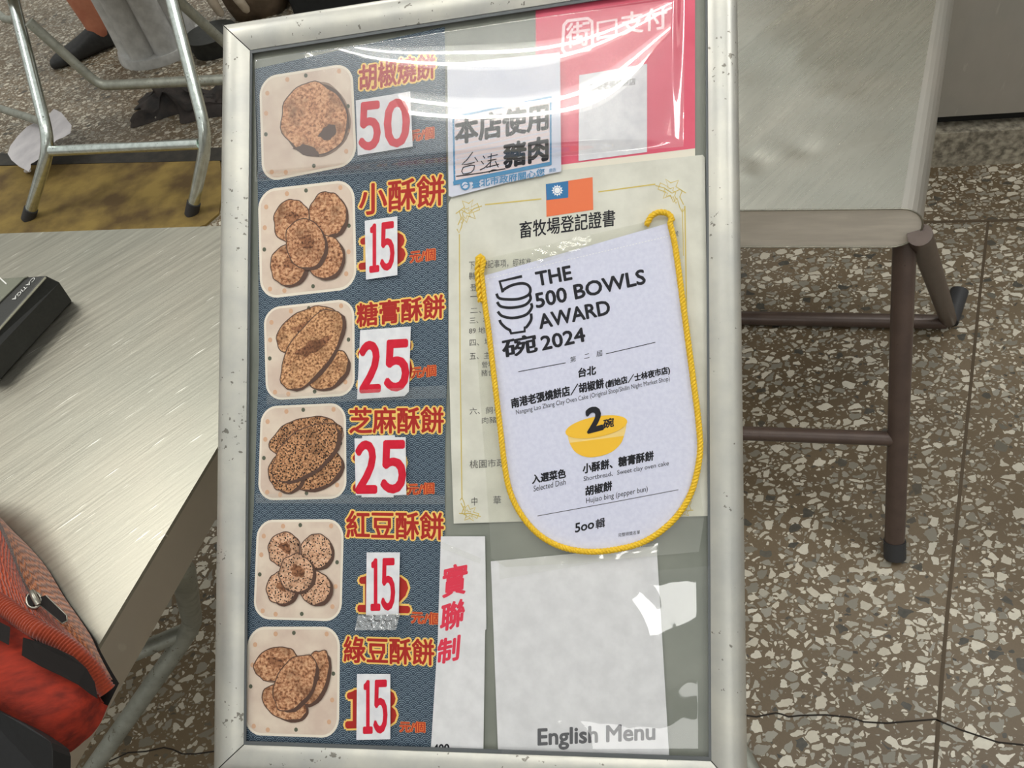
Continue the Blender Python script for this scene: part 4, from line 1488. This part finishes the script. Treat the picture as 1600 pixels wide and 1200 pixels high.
# section across the front: stadium end on the right
prof = []
n = 14
W0 = 0.62
for i in range(n + 1):
    a = math.pi / 2 - math.pi * i / n
    prof.append((TH / 2 * math.cos(a), -TH / 2 + TH / 2 * math.sin(a)))
prof += [(-W0, -TH), (-W0, 0)]
o0 = Vector((fb.x, fb.y, LZ))
fd0 = Vector((fd.x, fd.y, 0))
loc = Matrix.Translation(o0)
DEP = 0.80
mb = MB()
va = [fd0 * x + Vector((0, 0, z)) for x, z in prof]
vb = [p + rd * DEP for p in va]
m_ = len(prof)
for i in range(m_):
    k = (i + 1) % m_
    mt_ = MT['low_table_steel'] if i == m_ - 1 else MT['edge_steel']
    if i == m_ - 1:
        # the long flat top, gently dented
        NX, NY = 110, 120
        vs = []
        for jy in range(NY + 1):
            for ix in range(NX + 1):
                p = va[m_ - 1].lerp(va[0], ix / NX) + rd * (DEP * jy / NY)
                w = min(1, ix / 7, (NX - ix) / 7, jy / 7, (NY - jy) / 7)
                pu, pv = p.dot(fd0), p.dot(rd)
                left = max(0.0, min(1.0, (-0.02 - pu + 0.16 * pv) / 0.16))
                a1, a2 = 0.80 * pu - 0.6 * pv, 0.6 * pu + 0.80 * pv
                cre = 1 - abs(noise.noise(Vector((a1 * 26, a2 * 5, 7)))) * 2.2
                h = 0.0035 * noise.noise(Vector((p.x * 6, p.y * 6, 3))) + left * (0.0016 * cre + 0.0016 * noise.noise(Vector((a1 * 14, a2 * 9, 2))))
                for dx_, dy_, r2, dd in ((-0.16, 0.07, 0.016, 0.0022), (-0.10, 0.10, 0.02, 0.0018), (-0.17, 0.03, 0.012, -0.0016), (-0.20, 0.15, 0.02, 0.002), (-0.05, 0.22, 0.03, -0.0012)):
                    h -= dd * math.exp(-((pu - dx_) ** 2 + (pv - dy_) ** 2) / (r2 * r2))
                vs.append(p + Vector((0, 0, h * w)))
        mb.add(vs, [(r * (NX + 1) + c, r * (NX + 1) + c + 1, (r + 1) * (NX + 1) + c + 1, (r + 1) * (NX + 1) + c) for r in range(NY) for c in range(NX)], mt_, True)
    else:
        mb.add([va[i], va[k], vb[k], vb[i]], [(0, 3, 2, 1)], mt_, True)
mb.build('tabletop', low_table, loc)
mb = MB()
mb.add(va, [tuple(range(m_))], MT['end_steel'])
o = mb.build('end_panel', low_table, loc)
mb = MB()
fn = Vector((fd0.y, -fd0.x, 0))
rim = [p + fn * 0.0008 for p in va[:n + 1]]
tube(mb, [va[m_ - 1] + fn * 0.0008] + rim + [va[m_ - 2] + fn * 0.0008], 0.0011, MT['table_steel'], 6)
mb.build('end_trim', low_table, loc)
# brown folding legs
foot = at_z(1397, 870, 0.0)
topf = at_z(1413, 389, LZ - TH - 0.014)
topf = topf + (topf - foot).normalized() * 0.022
ctop = foot.lerp(topf, 0.055)
mb = MB(); tube(mb, [ctop, topf], 0.0137, MT['brown_tube'], 18); leg = mb.build('leg', low_table)
mb = MB(); tube(mb, [foot + (foot - topf).normalized() * 0.004 + Vector((0, 0, 0.006)), foot.lerp(topf, 0.062)], 0.0152, MT['rubber'], 18); mb.build('foot_cap', leg)
axis = (at_z(1170, 674, 0.2) - at_z(1390, 686, 0.2)); axis.z = 0
wd = Vector((-fd0.x, -fd0.y, 0))
lp = lambda s: foot.lerp(topf, s)
leg2off = wd * 0.40
mb = MB(); tube(mb, [lp(0.055) + leg2off, topf + leg2off], 0.0137, MT['brown_tube'], 18); leg = mb.build('leg', low_table)
mb = MB(); tube(mb, [foot + leg2off + Vector((0, 0, 0.004)), lp(0.062) + leg2off], 0.0152, MT['rubber'], 18); mb.build('foot_cap', leg)
# crossbar of the front pair
best = min((abs((at_plane(1397, 687, lp(0), (EYE - lp(0)).normalized()) - EYE).normalized().dot((lp(s / 100) - EYE).normalized()) - 1), s / 100) for s in range(5, 95))[1]
cb0 = lp(best)
d = ray(1160, 677)
cbn = (lp(1) - lp(0)).normalized()
# the bar lies in the plane of the two front legs
pn = cbn.cross(wd).normalized()
cb1 = at_plane(1160, 677, cb0, pn)
mb = MB(); tube(mb, [cb0, cb0 + (cb1 - cb0).normalized() * 0.42], 0.0105, MT['brown_tube'], 14); mb.build('crossbar', low_table)
# rear pair: leg slants back to the floor, bar joins the feet
rt = at_z(1443, 384, LZ - TH - 0.016); rf = at_z(1482, 500, 0.016)
rt = rt + (rt - rf).normalized() * 0.05
mb = MB(); tube(mb, [rf, rt], 0.0137, MT['brown_tube'], 18); mb.build('leg', low_table)
mb = MB(); tube(mb, [rf + wd * 0.46, rt + wd * 0.46], 0.0137, MT['brown_tube'], 18); mb.build('leg', low_table)
cr1 = at_z(1160, 497, 0.014); cr0 = at_z(1478, 503, 0.014)
mb = MB(); tube(mb, [cr0, cr1 + (cr1 - cr0) * 0.3], 0.0135, MT['brown_tube'], 14); mb.build('floor_bar', low_table)
st0 = at_z(1483, 503, 0.014); st1 = at_z(1499, 455, 0.03)
mb = MB(); tube(mb, [st0, st1], 0.0155, MT['rubber'], 16); mb.build('floor_stub', low_table)

# ==================================================================== FREEZER CABINET
fz0 = at_plane(1535, 179, KA + kn * 0.012, kn)
fzb = fz0.z
freezer = empty('freezer_cabinet', Vector((KA.x, KA.y, 0.085)), 'grey stainless cabinet standing on the stone kerb, upper right corner', 'cabinet')
Fa = KA - kd * 0.42 + kn * 0.012; Fb = KA + kd * 1.3 + kn * 0.012
Fa.z = Fb.z = fzb
mb = MB()
q = [Fa, Fb, Fb + kn * 0.6, Fa + kn * 0.6]
prism(mb, q, (0, 0, 0.72), MT['freezer_steel'])
o = mb.build('body', freezer, None); bevel(o, 0.004, 2)
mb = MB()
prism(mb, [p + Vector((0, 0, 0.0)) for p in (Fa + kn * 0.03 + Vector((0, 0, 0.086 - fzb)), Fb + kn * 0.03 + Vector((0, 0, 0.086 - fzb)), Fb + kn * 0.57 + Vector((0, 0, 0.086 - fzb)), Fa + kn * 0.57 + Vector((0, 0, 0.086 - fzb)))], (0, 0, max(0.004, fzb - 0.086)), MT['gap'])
mb.build('plinth', freezer, None)

# ==================================================================== FAR LEFT: FOLDING TABLE, MAT, DRUM, PERSON, BITS
MT['mat'] = mottled('mustard_mat', s2l(150, 126, 66), s2l(92, 72, 40), 9, 0.85, bump=0.5, detail=6)
mb = MB()
matpx = [(-80, 268), (0, 262), (120, 259), (250, 256), (345, 254), (349, 300), (343, 336), (322, 354), (250, 372), (120, 392), (-80, 410)]
P = [at_z(x, y, 0.0) for x, y in matpx]
prism(mb, P[::-1], (0, 0, 0.006), MT['mat'])
tag(mb.build('floor_mat', None, Matrix.Identity(4)), 'mustard brown mat on the floor under the galvanised table legs', 'mat')

far_table = empty('folding_table', at_z(170, 345, 0.0), 'galvanised folding table behind the steel table, only its tube legs showing', 'table')
r_ = 0.0150
fl1, fl2 = at_z(45, 338, 0.012), at_z(300, 330, 0.012)
k1, k2 = at_z(78, 226, 0.20), at_z(324, 216, 0.20)
p1, p2 = at_z(15, -24, 0.48), at_z(262, -24, 0.48)
for a, b, c in ((p1, k1, fl1), (p2, k2, fl2)):
    mb = MB(); tube(mb, fillet([a, b, c], 0.06), r_, MT['galv'], 18); lg_ = mb.build('leg', far_table)
    mb = MB(); d = (c - b).normalized(); tube(mb, [c - d * 0.03, c + d * 0.012], r_ * 1.15, MT['rubber'], 18); mb.build('foot_cap', lg_)
mb = MB(); tube(mb, [at_z(80, 236, 0.185), at_z(312, 225, 0.185)], 0.0135, MT['galv'], 14); mb.build('crossbar', far_table)
# second frame behind
a0, a1, a2 = at_z(45, 34, 0.42), at_z(156, 134, 0.22), at_z(420, 121, 0.22)
mb = MB(); tube(mb, fillet([a0, a1, a2], 0.03), 0.0135, MT['galv_dull'], 14); mb.build('rear_bar', far_table)
mb = MB(); tube(mb, [at_z(262, -14, 0.42), at_z(352, 68, 0.22), at_z(420, 130, 0.08)], 0.014, MT['galv_dull'], 14); mb.build('rear_leg', far_table)
mb = MB(); tube(mb, [at_z(-70, 147, 0.10), at_z(64, 190, 0.10)], 0.0125, MT['galv_dull'], 14); mb.build('rear_bar', far_table)
mb = MB(); tube(mb, [at_z(-14, 12, 0.34), at_z(8, 30, 0.32), at_z(24, 32, 0.32)], 0.012, MT['galv_dull'], 12); mb.build('hinge_bar', far_table)
mb = MB()
tt = [p1 + Vector((-0.1, -0.03, 0)), p2 + Vector((0.1, -0.03, 0)), p2 + Vector((0.1, 0.55, 0)), p1 + Vector((-0.1, 0.55, 0))]
prism(mb, [Vector((p.x, p.y, 0.48)) for p in tt], (0, 0, 0.02), MT['freezer_steel'])
mb.build('tabletop', far_table)

# crumpled white plastic scrap caught behind the left leg
MT['scrap'] = mottled('white_plastic_scrap', s2l(214, 210, 212), s2l(190, 186, 190), 14, 0.5, bump=0.5)
sc = [(84, 170), (96, 176), (104, 186), (112, 196), (110, 208), (100, 214), (88, 219), (76, 232), (64, 246), (54, 253), (48, 256), (48, 262), (45, 268), (30, 260), (18, 250), (12, 240), (16, 228), (28, 212), (42, 198), (58, 190), (72, 184)]
mb = MB()
sp_ = [at_z(x, y, 0.05 + 0.05 * (x - 12) / 100 ) for x, y in sc]
prism(mb, sp_[::-1], (EYE - sp_[0]).normalized() * 0.005, MT['scrap'])
c0 = sum(sp_, Vector()) / len(sp_)
tube(mb, [at_z(45, 266, 0.05), at_z(40, 268, 0.0)], 0.006, MT['scrap'], 8)
tag(mb.build('plastic_scrap'), 'crumpled white plastic scrap by the left leg of the galvanised table', 'scrap')

# ribbed grey drum stool
MT['drum'] = mottled('grey_plastic', s2l(214, 214, 212), s2l(190, 190, 188), 30, 0.42, bump=0.1)
dc = at_z(228, 104, 0.0) + Vector((0.05, 0.125, 0))
drum = empty('ribbed_stool', dc, 'grey ribbed plastic stool behind the galvanised table, cut by the top edge', 'stool')
mb = MB()
NB, NZ = 132, 14
vs = []
for jz in range(NZ + 1):
    s = jz / NZ
    z = 0.03 + 0.40 * s
    R_ = 0.136 + 0.004 * s + 0.012 * (1 - s) ** 3
    for i in range(NB):
        a = 2 * math.pi * i / NB
        lob = abs(math.cos(a * 3.5 + 0.95))
        rr = R_ * (0.72 + 0.30 * lob ** 0.6)
        vs.append(Vector((math.cos(a) * rr, math.sin(a) * rr, z)))
fs = [(r * NB + i, r * NB + (i + 1) % NB, (r + 1) * NB + (i + 1) % NB, (r + 1) * NB + i) for r in range(NZ) for i in range(NB)]
fs.append(tuple(NZ * NB + i for i in range(NB)))
mb.add(vs, fs, MT['drum'], True)
mb.build('body', drum, Matrix.Translation(dc))
mb = MB()
tube(mb, [Vector((0, 0, 0.0)), Vector((0, 0, 0.012)), Vector((0, 0, 0.03))], 0.15, MT['drum'], 48, radii=[0.162, 0.162, 0.156])
mb.build('base_rim', drum, Matrix.Translation(dc))

# person: bare lower leg and thigh with a black slip-on shoe
MT['skin'] = mottled('skin', s2l(200, 132, 102), s2l(180, 110, 84), 18, 0.5, bump=0.05)
MT['shoe'] = mottled('shoe_black', s2l(48, 48, 48), s2l(36, 36, 36), 60, 0.6)
MT['shorts'] = mottled('dark_shorts', s2l(44, 46, 54), s2l(34, 36, 42), 60, 0.8)
ank = at_z(152, 40, 0.08); heel = at_z(172, 80, 0.0); toe = at_z(76, 118, 0.0)
knee = at_z(128, -60, 0.47)
knee = Vector((ank.x - 0.015, ank.y + 0.06, 0.47))
hip = Vector((knee.x + 0.05, knee.y + 0.42, 0.50))
person = empty('person', Vector((heel.x, heel.y, 0)), 'person at the top left, only a bare leg in a black shoe showing', 'person')
me = bpy.data.meshes.new('leg')
fd_ = (toe - heel); fd_.z = 0; fl_len = min(fd_.length, 0.27); fd_.normalize()
jp = [ank + Vector((0, 0, -0.055)), ank, ank.lerp(knee, 0.35), ank.lerp(knee, 0.68), knee, knee.lerp(hip, 0.5), hip]
jr = [0.046, 0.044, 0.058, 0.066, 0.060, 0.075, 0.085]
me.from_pydata(jp, [(i, i + 1) for i in range(len(jp) - 1)], [])
bodyo = bpy.data.objects.new('body', me); COL.objects.link(bodyo); bodyo.parent = person
bodyo.matrix_parent_inverse = Matrix.Identity(4); bodyo.matrix_basis = ROOTM['person'].inverted()
sk = bodyo.modifiers.new('skin', 'SKIN'); sk.use_smooth_shade = True
for i, r in enumerate(jr):
    me.skin_vertices[0].data[i].radius = (r, r)
me.skin_vertices[0].data[len(jp) - 1].use_root = True
ss = bodyo.modifiers.new('sub', 'SUBSURF'); ss.levels = 2; ss.render_levels = 2
me.materials.append(MT['skin'])
# shoe: lofted sections from heel to toe
mb = MB()
secs = []
sd = Vector((-fd_.y, fd_.x, 0))
hb = Vector((ank.x, ank.y, 0)) - fd_ * 0.055
for s, w, h, zc in ((0.0, 0.018, 0.05, 0.03), (0.04, 0.034, 0.092, 0.0), (0.2, 0.039, 0.096, 0), (0.36, 0.040, 0.082, 0), (0.55, 0.047, 0.062, 0), (0.75, 0.048, 0.048, 0), (0.92, 0.038, 0.036, 0), (1.0, 0.016, 0.022, 0)):
    ring = []
    for i in range(16):
        a = 2 * math.pi * i / 16
        x = math.cos(a); z = math.sin(a)
        ring.append(hb + fd_ * (s * 0.275) + sd * (w * (abs(x) ** 0.7) * (1 if x > 0 else -1)) + Vector((0, 0, max(0.002, h * 0.5 + h * 0.5 * (abs(z) ** 0.7) * (1 if z > 0 else -1)))))
    secs += ring
fs = [(r * 16 + i, r * 16 + (i + 1) % 16, (r + 1) * 16 + (i + 1) % 16, (r + 1) * 16 + i) for r in range(7) for i in range(16)]
fs += [tuple(reversed(range(16))), tuple(112 + i for i in range(16))]
mb.add(secs, fs, MT['shoe'], True)
o = mb.build('shoe', person)
s2 = o.modifiers.new('sub', 'SUBSURF'); s2.levels = 1; s2.render_levels = 2
mb = MB(); tube(mb, [knee.lerp(hip, 0.25), knee.lerp(hip, 0.6), hip + (hip - knee) * 0.15], 0.1, MT['shorts'], 20, radii=[0.1, 0.105, 0.11]); mb.build('shorts', person)

# dark crumpled rag behind the crossbar
MT['rag'] = mottled('dark_rag', s2l(58, 50, 46), s2l(30, 28, 28), 22, 0.85, bump=0.8)
q = [at_z(205, 192, 0), at_z(400, 182, 0), at_z(400, 140, 0), at_z(225, 144, 0)]
mb = MB(); NX = 36; NY = 18; vs = []
for jy in range(NY + 1):
    for ix in range(NX + 1):
        s, t = ix / NX, jy / NY
        p = q[0].lerp(q[1], s).lerp(q[3].lerp(q[2], s), t)
        w = min(1, 5 * s, 5 * (1 - s)) * min(1, 4 * t, 4 * (1 - t))
        jit = 0.05 * noise.noise(Vector((s * 5, t * 5, 9)))
        p = p + Vector((jit, 0.7 * jit, 0))
        vs.append(p + Vector((0, 0, 0.001 + w * (0.03 + 0.06 * noise.noise(Vector((p.x * 16, p.y * 16, 1)))))))
mb.add(vs, [(r * (NX + 1) + c, r * (NX + 1) + c + 1, (r + 1) * (NX + 1) + c + 1, (r + 1) * (NX + 1) + c) for r in range(NY) for c in range(NX)], MT['rag'], True)
tag(mb.build('floor_rag'), 'dark crumpled rag on the floor beyond the galvanised crossbar', 'rag')

# black tyre-like rubber bucket behind the right-hand galvanised leg
MT['bucket'] = mottled('black_bucket', s2l(40, 42, 38), s2l(28, 30, 28), 50, 0.6)
bc = at_z(316, 98, 0.0) + Vector((0.05, 0.08, 0))
mb = MB()
tube(mb, [bc, bc + Vector((0, 0, 0.02)), bc + Vector((0, 0, 0.05)), bc + Vector((0, 0, 0.06))], 0.12, MT['bucket'], 32, radii=[0.082, 0.084, 0.090, 0.093])
tag(mb.build('black_bucket'), 'black round tub behind the right galvanised leg, beside the board corner', 'tub')

# brown sack with two pale straps, and a black crate, above the board's top rail
MT['sack'] = mottled('brown_sack', s2l(120, 102, 84), s2l(92, 78, 62), 20, 0.85, bump=0.3)
MT['strap'] = mottled('pale_strap', s2l(214, 200, 180), s2l(190, 174, 152), 30, 0.7)
MT['crate'] = mottled('black_crate', s2l(30, 32, 34), s2l(22, 24, 26), 40, 0.55)
sb0 = at_z(345, 62, 0.0); sb1 = at_z(452, 40, 0.0)
sdv = (sb1 - sb0); sdv.z = 0; sl = sdv.length; sdv.normalize(); spn = Vector((-sdv.y, sdv.x, 0))
sack = empty('brown_sack', sb0, 'brown sack with pale straps behind the board top left corner', 'sack')
sb0 = sb0 + spn * 0.09
mb = MB(); NX, NZ = 16, 10; vs = []
for jz in range(NZ + 1):
    for i in range(32):
        a = 2 * math.pi * i / 32
        ca, sa = math.cos(a), math.sin(a)
        e = 0.5
        x = (abs(ca) ** e) * (1 if ca > 0 else -1); y = (abs(sa) ** e) * (1 if sa > 0 else -1)
        zz_ = jz / NZ
        k = 1 - 0.15 * (2 * zz_ - 1) ** 4
        vs.append(sb0 + sdv * (sl * 0.5 + x * sl * 0.47 * k) + spn * (0.14 + y * 0.14 * k) + Vector((0, 0, 0.42 * zz_)))
fs = [(r * 32 + i, r * 32 + (i + 1) % 32, (r + 1) * 32 + (i + 1) % 32, (r + 1) * 32 + i) for r in range(NZ) for i in range(32)]
fs += [tuple(reversed(range(32))), tuple(NZ * 32 + i for i in range(32))]
mb.add(vs, fs, MT['sack'], True); mb.build('body', sack)
for px0, px1 in (((318, -20), (347, 25)), ((358, -20), (388, 19))):
    pl_ = sb0 + spn * (-0.012)
    a = at_plane(*px0, pl_, spn); b = at_plane(*px1, pl_, spn)
    mb = MB(); tube(mb, [a, a.lerp(b, 0.5), a.lerp(b, 0.9), b], 0.014, MT['strap'], 12, radii=[0.017, 0.018, 0.015, 0.008]); mb.build('strap', sack)
cr0 = at_z(458, 40, 0.0) + spn * 0.06
crate = MB()
prism(crate, [cr0, cr0 + sdv * 0.55, cr0 + sdv * 0.55 + spn * 0.4, cr0 + spn * 0.4], (0, 0, 0.34), MT['crate'])
o = crate.build('black_crate'); bevel(o, 0.01, 2); tag(o, 'black crate standing behind the top rail of the board', 'crate')
